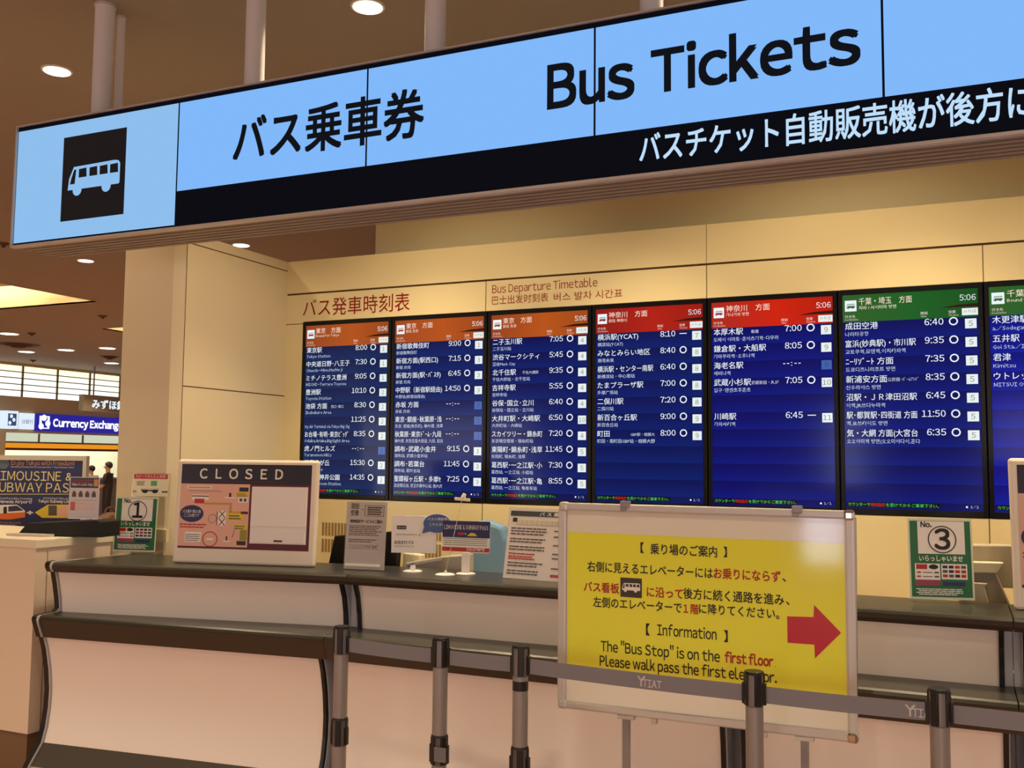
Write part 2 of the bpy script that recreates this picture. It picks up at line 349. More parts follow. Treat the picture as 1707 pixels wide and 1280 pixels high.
# ------------------------------------------------------------------ departure displays
ROWS = {
 0: ('東京　方面', 'Bound for Tokyo', (178, 82, 28), (142, 66, 32), '1/1', [
  ('東京駅', '', 'Tokyo Station', '8:00', 'O', '1'), ('中央道日野･八王子', '', 'Chuodo-Hino,Hachioji', '7:30', 'O', '1'), ('ミチノテラス豊洲', '', 'MICHI-Terrace Toyosu', '9:05', 'O', '1'),
  ('豊洲駅', '', 'Toyosu Station', '10:10', 'O', '2'), ('池袋 方面', '西口･東口', 'Ikebukuro Area', '8:30', 'O', '2'), ('', '', 'ity Air Terminal via Tokyo Big Sig', '11:25', 'O', '2'),
  ('お台場･有明･東京ﾋﾞｯｸﾞ', '', 'Odaiba,Ariake,BigSight Area', '8:35', 'O', '2'), ('虎ノ門ヒルズ', '', 'Toranomon Hills', '--:--', '', '2'), ('練馬光が丘', '', 'Hikarigaoka', '15:30', 'O', '2'), ('和光石神井公園', '', 'Shakujii-koen Station', '14:35', 'O', '2')]),
 1: ('東京　方面', '前往 东京', (182, 82, 26), (160, 70, 30), '1/1', [
  ('新宿歌舞伎町', '', '新宿歌舞伎町', '9:00', 'O', '1'), ('新宿方面(駅西口)', '', '新宿 方向', '7:15', 'O', '3'), ('新宿方面(駅･ﾊﾞｽﾀ)', '', '新宿 方向', '6:45', 'O', '3'), ('中野駅（新宿駅経由)', '', '中野站(新宿站経由)', '14:50', 'O', '3'),
  ('赤坂 方面', '', '赤坂 方向', '--:--', '', '3'), ('東京･銀座･秋葉原･浅', '', '东京, 银座(有乐町), 秋叶原, 浅草', '--:--', '', '3'), ('秋葉原･東京ﾄﾞｰﾑ･九段', '', '秋叶原, 东京巨蛋大饭店, 九段, 目白', '--:--', '', '3'),
  ('調布･武蔵小金井', '', '调布站, 武蔵小金井站', '9:15', 'O', '3'), ('調布･若葉台', '', '调布站, 若叶台站', '11:45', 'O', '3'), ('聖蹟桜ヶ丘駅・多摩ｾ', '', '圣迹樱丘站, 京王多摩中心站, 南大沢', '7:25', 'O', '3')]),
 2: ('東京　方面', '前往 东京', (184, 84, 24), (146, 62, 28), '1/2', [
  ('二子玉川駅', '', '二子玉川站', '7:05', 'O', '4'), ('渋谷マークシティ', '', '涩谷Mark City', '5:45', 'O', '4'), ('北千住駅', '千住大橋駅', '千住大桥站・北千住站', '9:35', 'O', '4'), ('吉祥寺駅', '', '吉祥寺站', '5:55', 'O', '4'),
  ('谷保･国立･立川', '', '谷保站・国立站・立川站', '6:40', 'O', '4'), ('大井町駅・大崎駅', '', '大井町站・大崎站', '6:50', 'O', '10'), ('スカイツリー・錦糸町', '', '东京晴空塔城・锦糸町站', '7:20', 'O', '4'), ('東陽町･錦糸町･浅草', '', '东阳町, 锦糸町, 浅草', '11:45', 'O', '5'),
  ('葛西駅･一之江駅･小', '', '葛西站, 一之江站, 小岩站', '7:30', 'O', '5'), ('葛西駅･一之江駅･亀', '', '葛西站, 一之江站, 龟有车站', '8:55', 'O', '5')]),
 3: ('神奈川　方面', '前往 神奈川', (178, 30, 16), (136, 26, 20), '1/1', [
  ('横浜駅(YCAT)', '', '横滨站(YCAT)', '8:10', '-', '7'), ('みなとみらい地区', '', '港湾未来', '8:40', 'O', '8'), ('横浜駅・センター南駅', '', '新横滨站・中心南站', '6:40', 'O', '8'), ('たまプラーザ駅', '', '多摩广场站', '7:00', 'O', '8'),
  ('二俣川駅', '', '二俣川站', '7:20', 'O', '8'), ('新百合ヶ丘駅', '', '新百合丘站', '9:00', 'O', '9'), ('町田', 'GBP駅・相模大', '町田・南町田GBP站・相模大野', '8:00', 'O', '9')]),
 4: ('神奈川　方面', '가나가와 방면', (206, 34, 10), (166, 40, 30), '1/1', [
  ('本厚木駅', '車庫', '도메이 이마토･혼아츠기역･다무라', '7:00', 'O', '9'), ('鎌倉駅・大船駅', '', '가마쿠라역･오후나역', '8:05', 'O', '9'), ('海老名駅', '', '에비나역', '--:--', '', '9'), ('武蔵小杉駅', '武蔵新田・久が', '입구･덴엔초후혼초', '7:05', 'O', '10'),
  None, ('川崎駅', '', '가와사키역', '6:45', '-', '11')]),
 5: ('千葉・埼玉　方面', '지바 / 사이타마 방면', (24, 94, 34), (50, 96, 40), '2/2', [
  ('成田空港', '', '나리타공항', '6:40', 'O', '5'), ('富浜(妙典駅)・市川駅', '', '교토쿠역,묘덴역,이치카와역', '9:35', 'O', '5'), ('ﾆｰﾘｿﾞｰﾄ 方面', '', '도쿄디즈니리조트 방면', '7:35', 'O', '5'), ('新浦安方面', '公民館･ﾊﾟｰﾑｱﾝﾄﾞ', '신우라야스 방면', '8:35', 'O', '5'),
  ('沼駅・ＪＲ津田沼駅', '', '이역,JR쓰다누마역', '6:45', 'O', '5'), ('駅･都賀駅･四街道 方面', '', '역,요쓰카이도 방면', '11:50', 'O', '5'), ('気・大網 方面(大宮台', '', '오오아미역 방면(오오미야다이,혼다', '6:35', 'O', '5')]),
 6: ('千葉　方面', 'Bound for Chiba', (24, 94, 34), (50, 96, 40), '1/1', [
  ('木更津駅', '', 'a./Sodegaura Bus Terminal', '7:25', 'O', '6'), ('五井駅', '', 'Goi Sta./Ichihara', '8:10', 'O', '6'), ('君津', '', 'Kimitsu', '7:40', 'O', '6'), ('ウトレットパーク', '', 'MITSUI OUTLET PARK', '9:20', 'O', '6')]),
}
DLAB = {0: 'leftmost departure display, orange header with English place names in a small second line', 1: 'orange headed departure display second from the left, most departures to Shinjuku',
        2: 'orange headed departure display third from the left, platforms four, five and ten', 3: 'dark red headed departure display with seven departures, platforms seven to nine',
        4: 'bright red headed departure display with Korean sub lines and a lone row below a gap', 5: 'green headed departure display with seven departures all from platform five', 6: 'green headed departure display cut off by the right edge of the photo'}
DIMW = em('dim badge', (62, 96, 168)); BADGE = em('badge white', (232, 240, 238)); BADGEINK = em('badge digits', (112, 122, 116), .9); SUBW = em('sub line white', (198, 208, 226))
DIMINK = em('dim digits', (30, 62, 140)); DARKSTRIP = em('notice strip black', (6, 6, 8)); GRN = em('notice green', (70, 214, 104)); REDN = em('notice red', (226, 46, 30))
HDW = em('header white', (250, 226, 206)); SWOOSH = em('header swoosh', (46, 14, 10)); HGREY = em('header column white', (240, 222, 214))
BEZ = mat('display bezel', (9, 8, 9), .3, spec=.3)
ROWP, HEADF = .0838, .129
BLU = {0: [(0, (14, 40, 92)), (.5, (16, 34, 82)), (1, (14, 26, 68))], 1: [(0, (4, 34, 104)), (.5, (6, 26, 92)), (1, (6, 16, 76))], 2: [(0, (2, 30, 106)), (.5, (4, 20, 92)), (1, (4, 12, 74))], 3: [(0, (2, 30, 106)), (.5, (4, 22, 94)), (1, (2, 16, 78))],
       4: [(0, (4, 20, 122)), (.5, (2, 12, 104)), (1, (2, 6, 88))], 5: [(0, (2, 22, 118)), (.5, (2, 14, 100)), (1, (2, 8, 82))], 6: [(0, (8, 24, 150)), (.5, (6, 16, 132)), (1, (4, 10, 112))]}
for k in range(7):
    x0, x1 = SX[k], SX[k+1]; zb, zt = ZD0+.002, ZD1-.002
    title, sub, c1, c2, page, rows = ROWS[k]
    t = thing('departure_display', DLAB[k], 'display', ((x0+x1)/2, YW+.03, zb), 'row of departure displays')
    yd = YW+.004; gx = .024; gt = .026; gb = .03                   # frame widths
    P = Panel((x0+gx, yd, zb+gb), (1, 0, 0), (0, 0, 1), x1-x0-2*gx, zt-zb-gt-gb); W, H = P.W, P.H
    mb = MB()
    mb.box((x0+.003, yd-.006, zb), (x0+gx, yd+.07, zt), BEZ); mb.box((x1-gx, yd-.006, zb), (x1-.003, yd+.07, zt), BEZ)
    mb.box((x0+gx, yd-.006, zb), (x1-gx, yd+.07, zb+gb), BEZ); mb.box((x0+gx, yd-.006, zt-gt), (x1-gx, yd+.07, zt), BEZ)
    mb.build('bezel', t, bevel=.002)
    if k == 5 or k == 4:
        pass
    mb = MB(); mb.pbox(P, 0, 0, W, H, -.03, 0, ramp_em('timetable blue %d' % k, 2, BLU[k], period=ROWP*H, off=-((gb+(1-HEADF)*H) / (ROWP*H)) % 1 + .0, s=1))
    scr = mb.build('screen', t)
    def V(f): return (1-f)*H                                       # f: fraction from the top
    # header
    mb = MB(); hc = ramp_em('header %d' % k, 0, [(0, c2), (.55, c1), (1, tuple(int(v*.85) for v in c1))], off=.5, period=x1-x0)
    mb.quad(P, 0, V(HEADF), W, H, hc, .0005)
    mb.poly(P, [(.72*W, V(.083)), (.86*W, V(.071)), (W, V(.068)), (W, V(.082))], SWOOSH, .0008)
    mb.build('header_banner', scr, solid=False)
    mb = MB(); mb.quad(P, .018*W, V(.078), .108*W, V(.026), SCRW, .001)
    bus_icon(mb, P, .03*W, V(.066), .066*W, .024*H, em('icon tint %d' % k, c2), SCRW, .0012); mb.build('bus_pictogram', scr, solid=False)
    mb = MB()
    mb.text(P, title, .126*W, V(.047), .062*W, HDW, wmax=.4*W, res=2); mb.text(P, sub, .126*W, V(.071), .034*W, HDW, wmax=.32*W, res=1)
    for lab, lb2, u in (('行き先', 'Destination', .018), ('時刻', 'Time', .588), ('空席', 'Vacancy', .79)):
        mb.text(P, lab, u*W, V(.109), .027*W, HGREY, res=1); mb.text(P, lb2, u*W, V(.121), .017*W, HGREY, res=1)
    mb.build('header_lettering', scr, solid=False)
    mb = MB(); mb.text(P, '5:06', .985*W, V(.053), .062*W, SCRW, w=.115*W, align='R', res=2); mb.build('clock', scr, solid=False)
    mb = MB(); mb.quad(P, .885*W, V(.121), .998*W, V(.089), BADGE, .001); mb.text(P, 'のりば', .942*W, V(.110), .03*W, BADGEINK, align='C', res=1); mb.build('platform_heading', scr, solid=False)
    for i, r in enumerate(rows):
        if not r: continue
        f = HEADF+ROWP*i; name, small, sub2, tm, st, pf = r
        nm = .34*W if small else .53*W; dest = tim = MB()
        if name: dest.text(P, name, .018*W, V(f+.033), .0635*W, SCRW, wmax=nm, res=2, bold=.005)
        if small: dest.text(P, small, .335*W, V(f+.031), .034*W, SUBW, wmax=.225*W, res=1)
        if sub2: dest.text(P, sub2, .018*W, V(f+.066), .040*W, SUBW, wmax=.545*W, res=1)
        if tm[0] == '-':
            for q in (.598, .630, .690, .722): tim.quad(P, q*W, V(f+.0205), (q+.018)*W, V(f+.0170), SCRW, .0015)
            for q in (.0115, .0255): tim.quad(P, .664*W, V(f+q+.004), .671*W, V(f+q), SCRW, .0015)
        else: tim.text(P, tm, .752*W, V(f+.030), .069*W, SCRW, w=(.172 if len(tm) > 4 else .138)*W, align='R', res=2, bold=.008)
        if st == 'O': tim.ring(P, .823*W, V(f+.0165), .0225*W, .0325*W, SCRW, .0015)
        elif st == '-': tim.quad(P, .79*W, V(f+.0195), .856*W, V(f+.0155), SCRW, .0015)
        dest.build('timetable_row', scr, solid=False)
        b = MB(); b.quad(P, .905*W, V(f+.052), .986*W, V(f+.008), DIMW if tm[0] == '-' else BADGE, .001)
        b.text(P, ''.join(chr(ord(c_)+0xFEE0) for c_ in pf) if len(pf) == 1 else pf, .9455*W, V(f+.0415), .056*W, DIMINK if tm[0] == '-' else BADGEINK, align='C', res=2)
        o = b.build('platform_badge', scr, solid=False)
        if tm[0] == '-': o['label'] = 'dimmed platform badge'
    mb = MB(); mb.quad(P, .012*W, V(.991), .70*W, V(.970), DARKSTRIP, .001)
    uu = .02*W
    for s_, mm, w_ in (('カウンターで', GRN, .165), ('時刻指定', REDN, .105), ('を受けてからご乗車下さい。', GRN, .385)):
        mb.text(P, s_, uu, V(.9875), .028*W*1.1, mm, w=w_*W, d=.0014, res=1); uu += w_*W+.006*W
    mb.oval(P, .885*W, V(.981), .008*W, .008*W, SCRW, .0014, 10); mb.text(P, page, .91*W, V(.986), .026*W, SUBW, res=1)
    mb.build('notice_strip', scr, solid=False)

# wall grilles below the displays
GRM = mat('grille slots', (150, 118, 72), .8)
for k in (0, 1, 4):
    gx0 = SX[k]+(wz(537, 880).x-SX[0]); n = 8; cp = .0236
    zt_, zb_ = wz(537, 870).z, wz(537, 919).z
    t = thing('wall_grille', {0: 'slotted vent grille in the cream wall right of the closed sign', 1: 'slotted vent grille behind the small white card stands', 4: 'slotted vent grille in the cream wall left of the green number three stand'}[k], 'vent', (gx0+n*cp/2, YW-.003, zb_), 'wall vents under the displays')
    mb = MB(); hh = (zt_-zb_)
    for r in (0, 1):
        z0 = zb_+r*hh*.56
        for i in range(n):
            for q in range(9): 
                zz = z0+q*hh*.44/9; mb.box((gx0+i*cp, YW-.002, zz), (gx0+i*cp+.0155, YW-.0005, zz+hh*.44/9*.72), GRM)
    mb.build('slot_rows', t)

# ------------------------------------------------------------------ overhead video sign
YS, YSB = 3.42, 3.72
zs0, zs1 = on(19, 413, Y=YS).z, (on(27, 207, Y=YS).z+on(1190, 0, Y=YS).z)/2
xs0 = on(20.5, 330, Y=YS).x; xs1 = 2.6
t = thing('overhead_sign', 'long glowing blue and black bus ticket sign hanging above the counter', 'sign', ((xs0+xs1)/2, (YS+YSB)/2, zs0))
mb = MB(); fr = .012
mb.box((xs0, YS, zs0), (xs1, YS+.03, zs0+fr), SILVER); mb.box((xs0, YS, zs1-fr*.6), (xs1, YS+.03, zs1), SILVER)
mb.box((xs0, YS, zs0+fr), (xs0+.008, YS+.03, zs1-fr*.6), SILVER); mb.box((xs1-.008, YS, zs0+fr), (xs1, YS+.03, zs1-fr*.6), SILVER)
mb.build('frame', t, bevel=.002)
SIGNUND = mat('sign underside', (150, 140, 132), .5)
mb = MB(); mb.box((xs0+.008, YS+.035, zs0+.02), (xs1-.008, YSB, zs1), mat('sign casing', (40, 34, 32), .7)); mb.build('casing', t)
mb = MB()
for i in range(6):
    a = YS+.034+i*(YSB-YS-.034)/6; mb.box((xs0+.002, a, zs0+.002), (xs1, a+.026, zs0+.02), SIGNUND)
mb.build('underside_ribs', t, bevel=.003)
ySc = YS+.012
SP = Panel((0, ySc, 0), (1, 0, 0), (0, 0, 1), 1, 1)
SIGNB = em('sign blue', (128, 184, 250), 1, .1, .05); SIGNP = em('sign pale blue', (142, 190, 236), 1, .1, .05); SIGNK = em('sign black', (5, 8, 16), 1, .1, .05); SIGNI = em('sign ink', (12, 16, 22), 1, .1, .05); SIGNW = em('sign white', (190, 222, 250))
zlo, zhi = zs0+fr, zs1-fr*.6
mb = MB(); mb.box((xs0+.008, ySc, zlo), (xs1-.008, YS+.03, zhi), SIGNK); mb.build('glass_surround', t)
seam = [on(27, 300, Y=ySc).x]+[(on(x, a, Y=ySc).x+on(x, b, Y=ySc).x)/2 for x, a, b in ((295.5, 175, 378), (611, 118, 345), (991.3, 50, 305), (1472.5, 10, 250))]
pw = seam[4]-seam[3]; seam += [seam[4]+pw, seam[4]+2*pw]
ztop = sum(SP.uv(*q)[1] for q in ((27, 212), (296, 173.5), (640, 111), (992, 49.5)))/4-.004; zbot = max(SP.uv(27, 407)[1], zs0+.024); zbl = sum(SP.uv(*q)[1] for q in ((300, 318), (611, 277), (991, 229), (1472, 158)))/4
for i in range(6):
    a, b = seam[i]+.004, min(seam[i+1]-.004, xs1-.02)
    if b-a < .05: continue
    mb = MB()
    if i == 0: mb.quad(SP, a, zbot, b, ztop, SIGNP, .0006)
    else: mb.quad(SP, a, zbl, b, ztop, SIGNB, .0006); mb.quad(SP, a, zbot, b, zbl, SIGNK, .0006)
    mb.build('video_panel', t, solid=False)
mb = MB()
a, b = SP.uv(104, 229), SP.uv(210, 214); c, d = SP.uv(104, 369), SP.uv(208, 357)
u0, u1, v0, v1 = (a[0]+c[0])/2, (b[0]+d[0])/2, (c[1]+d[1])/2, (a[1]+b[1])/2
mb.quad(SP, u0, v0, u1, v1, em('sign pictogram black', (28, 24, 24), 1, .1, .05), .001)
ib, ic = SP.uv(111, 326), SP.uv(203, 261)
bus_icon(mb, SP, ib[0], ib[1], ic[0]-ib[0], (ic[1]-ib[1])*.93, SIGNP, em('sign pictogram black', (28, 24, 24), 1, .1, .05))
mb.build('bus_pictogram', t, solid=False)
def line(mb, P, s, x0, y0, x1, y1, hpx, m, bold=0, d=.0015, res=3, k=None):
    a, b = P.uv(x0, y0), P.uv(x1, y1); h = P.uv(x0, y0-hpx)[1]-a[1]; k = k or (.72 if all(ord(c) < 0x2000 for c in s) else .88)
    mb.text(P, s, a[0], (a[1]+b[1])/2, h/k, m, w=b[0]-a[0], d=d, bold=bold, res=res)
mb = MB(); line(mb, SP, 'バス乗車券', 388, 263, 707, 222, 70, SIGNI, .019, res=3); mb.build('japanese_lettering', t, solid=False)
mb = MB(); line(mb, SP, 'Bus', 912, 181, 1058, 160, 70, SIGNI, .024, res=5, k=.735); line(mb, SP, 'Tickets', 1085, 152, 1435, 106, 68, SIGNI, .024, res=5, k=.735); mb.build('english_lettering', t, solid=False)
mb = MB(); line(mb, SP, 'バスチケット自動販売機が後方に', 1066, 270, 1722, 187, 46, SIGNW, .014, res=2); mb.build('ticker_lettering', t, solid=False)
# hanger poles carry the sign
POLE = mat('white painted pole', (226, 222, 226), .4)
for n_, (x, y, r, yy) in enumerate(((172, 100, .048, 3.57), (426, 60, .046, 3.57), (726, 40, .046, 3.57), (1086, 8, .046, 3.57), (200, 100, .021, 3.70))):
    X = on(x, y, Y=yy).x
    mb = MB(); mb.cyl((X, yy, zs1), (X, yy, CEIL), r, POLE, n=28); mb.cyl((X, yy, CEIL-.012), (X, yy, CEIL), r*1.12, SILVER, n=28)
    mb.build('hanger_pole', t)
for X in (.45, 1.6):
    mb = MB(); mb.cyl((X, 3.57, zs1), (X, 3.57, CEIL), .046, POLE, n=28); mb.build('hanger_pole', t)

# ------------------------------------------------------------------ counter units
ZC, ZL = EYE-.53, EYE-.78
def prof(Yc, Yl, dep=.44):
    d = {}
    d['top'] = [(Yc+dep, ZC), (Yc+.016, ZC), (Yc+.006, ZC-.004), (Yc, ZC-.014), (Yc+.004, ZC-.03), (Yc+.014, ZC-.047), (Yc+dep, ZC-.047)]
    d['up'] = [(Yc+.035, ZC-.047), (Yc+.05, ZC-.11), (Yc+.064, ZC-.18), (Yc+.07, ZL), (Yc+.12, ZL), (Yc+.12, ZC-.047)]
    d['ledge'] = [(Yc+.12, ZL), (Yl+.016, ZL), (Yl+.005, ZL-.006), (Yl, ZL-.018), (Yl+.006, ZL-.04), (Yl+.032, ZL-.108), (Yc+.12, ZL-.108)]
    d['low'] = [(Yl+.045, ZL-.108), (Yl+.065, ZL-.17), (Yl+.085, ZL-.27), (Yl+.095, ZL-.37), (Yl+.092, ZL-.46), (Yl+.08, ZL-.55), (Yl+.06, ZL-.62), (Yl+.2, ZL-.62), (Yl+.2, ZL-.108)]
    d['kick'] = [(Yl+.06, ZL-.62), (Yl-.01, ZL-.715), (Yl+.2, ZL-.715), (Yl+.2, ZL-.62)]
    d['strip'] = [(Yl-.01, ZL-.715), (Yl-.012, ZL-.738), (Yl+.05, ZL-.745), (Yl+.05, ZL-.715)]
    d['plinth'] = [(Yl+.1, ZL-.715), (Yl+.1, 0), (Yl+.2, 0), (Yl+.2, ZL-.715)]
    return d
def counter(label, xa, pa, xb, pb, trimA, trimB, full=False, short=False):
    t = thing('service_counter', label, 'counter', ((xa+xb)/2, pa['top'][0][0]-.2, 0), 'run of counter units')
    L = lambda k, m, nm, **kw: None
    def part(key, m, nm, bev=0, ia=0, ib=0):
        mb = MB(); mb.loft([(xa+ia, y, z) for y, z in pa[key]], [(xb-ib, y, z) for y, z in pb[key]], m, nsm={'up': 3, 'low': 6}.get(key, 0)); return mb.build(nm, t, bevel=bev)
    part('top', OLIVE, 'countertop', .002); ja, jb = (.033 if trimA else .004), (.033 if trimB else .004); part('up', WHITE, 'upper_panel', ia=ja, ib=jb); part('ledge', OLIVE, 'bag_ledge', .002)
    part('low', WHITE, 'lower_panel', ia=ja, ib=jb); part('kick', FASCIA, 'foot_guard'); part('strip', mat('brass strip', (206, 182, 140), .35, metal=.3), 'guard_strip'); part('plinth', BLACKM, 'plinth')
    # dark undersides of the rounded edges
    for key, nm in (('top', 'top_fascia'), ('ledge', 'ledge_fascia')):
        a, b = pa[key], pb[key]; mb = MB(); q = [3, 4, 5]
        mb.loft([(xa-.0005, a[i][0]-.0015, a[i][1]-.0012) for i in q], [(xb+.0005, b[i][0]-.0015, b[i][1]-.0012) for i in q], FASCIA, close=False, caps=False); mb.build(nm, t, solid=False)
    def side(x, d, pr, s):
        for key, rng in (('up', (0, 1, 2, 3)), ('low', (0, 1, 2, 3, 4, 5, 6))):
            c = [pr[key][i] for i in rng]
            if key == 'up': c = [(c[0][0]-.012, c[0][1])]+c[1:]
            mb = MB(); n = len(c)
            F = [(y-.014, z) for y, z in c]+[(y+.004, z) for y, z in reversed(c)]
            mb.loft([(x, y, z) for y, z in F], [(x+s*.017, y, z) for y, z in F], BLACK); mb.build('edge_trim', t)
        c = [pr['up'][i] for i in (0, 1, 2, 3)]; back = pr['up'][4][0]
        mb = MB(); F = c+[(back, c[-1][1]), (back, c[0][1])]; mb.loft([(x-s*.004, y+.004, z) for y, z in F], [(x, y+.004, z) for y, z in F], PALE)
        c = [pr['low'][i] for i in range(7)]; back = pr['low'][7][0]; F = c+[(back, c[-1][1]), (back, c[0][1])]
        mb.loft([(x-s*.004, y+.004, z) for y, z in F], [(x, y+.004, z) for y, z in F], PALE); mb.build('side_panel', t)
    mb = MB(); A_ = [(pa['up'][4][0]-.03, .16), (pa['up'][4][0]-.005, .16), (pa['up'][4][0]-.005, ZC-.047), (pa['up'][4][0]-.03, ZC-.047)]; B_ = [(y+pb['up'][4][0]-pa['up'][4][0], z) for y, z in A_]
    mb.loft([(xa, y, z) for y, z in A_], [(xb, y, z) for y, z in B_], PALE); mb.build('carcass', t)
    if trimA: side(xa+.028, -1, pa, 1)
    if trimB: side(xb-.028, 1, pb, -1)
    if full:                                                      # the free end: a black edge runs round the whole outline
        o = []
        T, Lg = pa['top'], pa['ledge']
        o += [(T[1][0]+.03, ZC+.002)]+[T[i] for i in (1, 2, 3, 4, 5)]+[pa['up'][i] for i in (0, 1, 2)]+[(pa['up'][3][0], ZL+.02), (pa['up'][3][0]-.02, ZL+.004), Lg[1]]+[Lg[i] for i in (2, 3, 4, 5)]+[pa['low'][i] for i in range(0, 7)]+[pa['kick'][1], pa['strip'][1]]
        F = [(y-.012, z+(.004 if i < 3 else 0)) for i, (y, z) in enumerate(o)]+[(y+.012, z) for y, z in reversed(o)]
        mb = MB(); mb.loft([(xa-.036, y, z) for y, z in F], [(xa-.003, y, z) for y, z in F], BLACK); mb.build('edge_trim', t)
        F2 = [(y-.0125, z+(.0045 if i < 3 else 0)) for i, (y, z) in enumerate(o)]+[(y+.05, z) for y, z in reversed(o)]
        mb = MB(); mb.loft([(xa-.003, y, z) for y, z in F2], [(xa+.001, y, z) for y, z in F2], PALE)
        F3 = [(pa['strip'][1][0]+.03, 0)]+[(y+.008, z) for y, z in reversed(o)]+[(pa['top'][0][0], ZC-.002), (pa['top'][0][0], 0)]
        mb.loft([(xa-.018, y, z) for y, z in F3], [(xa-.006, y, z) for y, z in F3], mat('grey end panel', (196, 190, 190), .4)); mb.build('side_panel', t)
    return t
XA, XB, XC, XD = -4.09, -2.545, -.77, .178
PA, PB, PR = prof(3.555, 3.492, .52), prof(3.835, 3.665, .40), prof(3.852, 3.680, .38)
counter('white and dark olive counter unit at the left end, carrying the closed sign', XA, PA, XB-.0015, PB, False, True, True)
counter('white and dark olive counter unit behind the first three queue posts', XB+.0015, PB, XC-.002, PR, True, True)
counter('white and dark olive counter unit under the green number three stand', XC+.002, PR, XD-.0015, PR, True, True)
counter('white and dark olive counter unit at the far right edge of the photo', XD+.0015, PR, XR-.05, PR, True, False)

# ------------------------------------------------------------------ white cabinet at the left
XBX = -4.20; zt_ = EYE-.424; yf = on(62, 900, X=XBX).y
t = thing('white_cabinet', 'cream service desk with a thick top at the left edge of the photo', 'cabinet', (-5.3, yf+.3, 0))
yb_ = YP-.03
mb = MB(); mb.box((-6.6, yf, zt_-.045), (XBX, yb_, zt_), mat('cream top', (232, 220, 196), .4)); mb.build('cabinet_top', t, bevel=.004)
mb = MB(); zp = on(40, 1226, X=XBX-.01).z
mb.box((-6.59, yf+.006, zp), (XBX-.012, yb_, zt_-.045), mat('cream cabinet', (226, 206, 186), .45)); mb.box((XBX-.0125, yf+.075, zp+.02), (XBX-.0105, yf+.078, zt_-.06), GROOVE); mb.build('body', t, bevel=.003)
mb = MB(); mb.box((-6.57, yf+.02, 0), (XBX-.03, yb_, zp), BROWN); mb.build('plinth', t)

# ------------------------------------------------------------------ small decal helpers for printed cards
def bars(mb, P, x0, y0, x1, y1, n, m, fill=.55, jag=True, d=.0012):
    """lines of print too small to read, as thin dashed bars between two photo points"""
    a, b = P.uv(x0, y1), P.uv(x1, y0); H = (b[1]-a[1])/n
    for i in range(n):
        u = a[0]; end = b[0]-(random.random()*.25*(b[0]-a[0]) if jag else 0)
        while u < end:
            w = min(end-u, (b[0]-a[0])*random.uniform(.05, .16)); mb.quad(P, u, a[1]+H*i, u+w*.9, a[1]+H*(i+fill), m, d); u += w
def fbars(mb, P, u0, v0, u1, v1, n, m, fill=.5, d=.0012):
    H = (v1-v0)/n
    for i in range(n):
        u = u0; end = u1-random.random()*.2*(u1-u0)
        while u < end:
            w = min(end-u, (u1-u0)*random.uniform(.05, .16)); mb.quad(P, u, v0+H*i, u+w*.88, v0+H*(i+fill), m, d); u += w
NAVY = mat('print navy', (34, 38, 92), .45); GREENP = mat('print green', (30, 104, 62), .45); PINKP = mat('print pink', (226, 176, 158), .5); MAROON = mat('print maroon', (92, 26, 40), .5)
YELP = mat('print yellow', (222, 196, 44), .4); MUTE = mat('muted purple print', (150, 60, 92), .5); ORANGE = mat('print orange', (226, 112, 36), .5); WINK = mat('white print', (238, 232, 228), .5); DKNAVY = mat('dark navy print', (34, 30, 48), .4); TAN = mat('print tan', (206, 150, 80), .5)

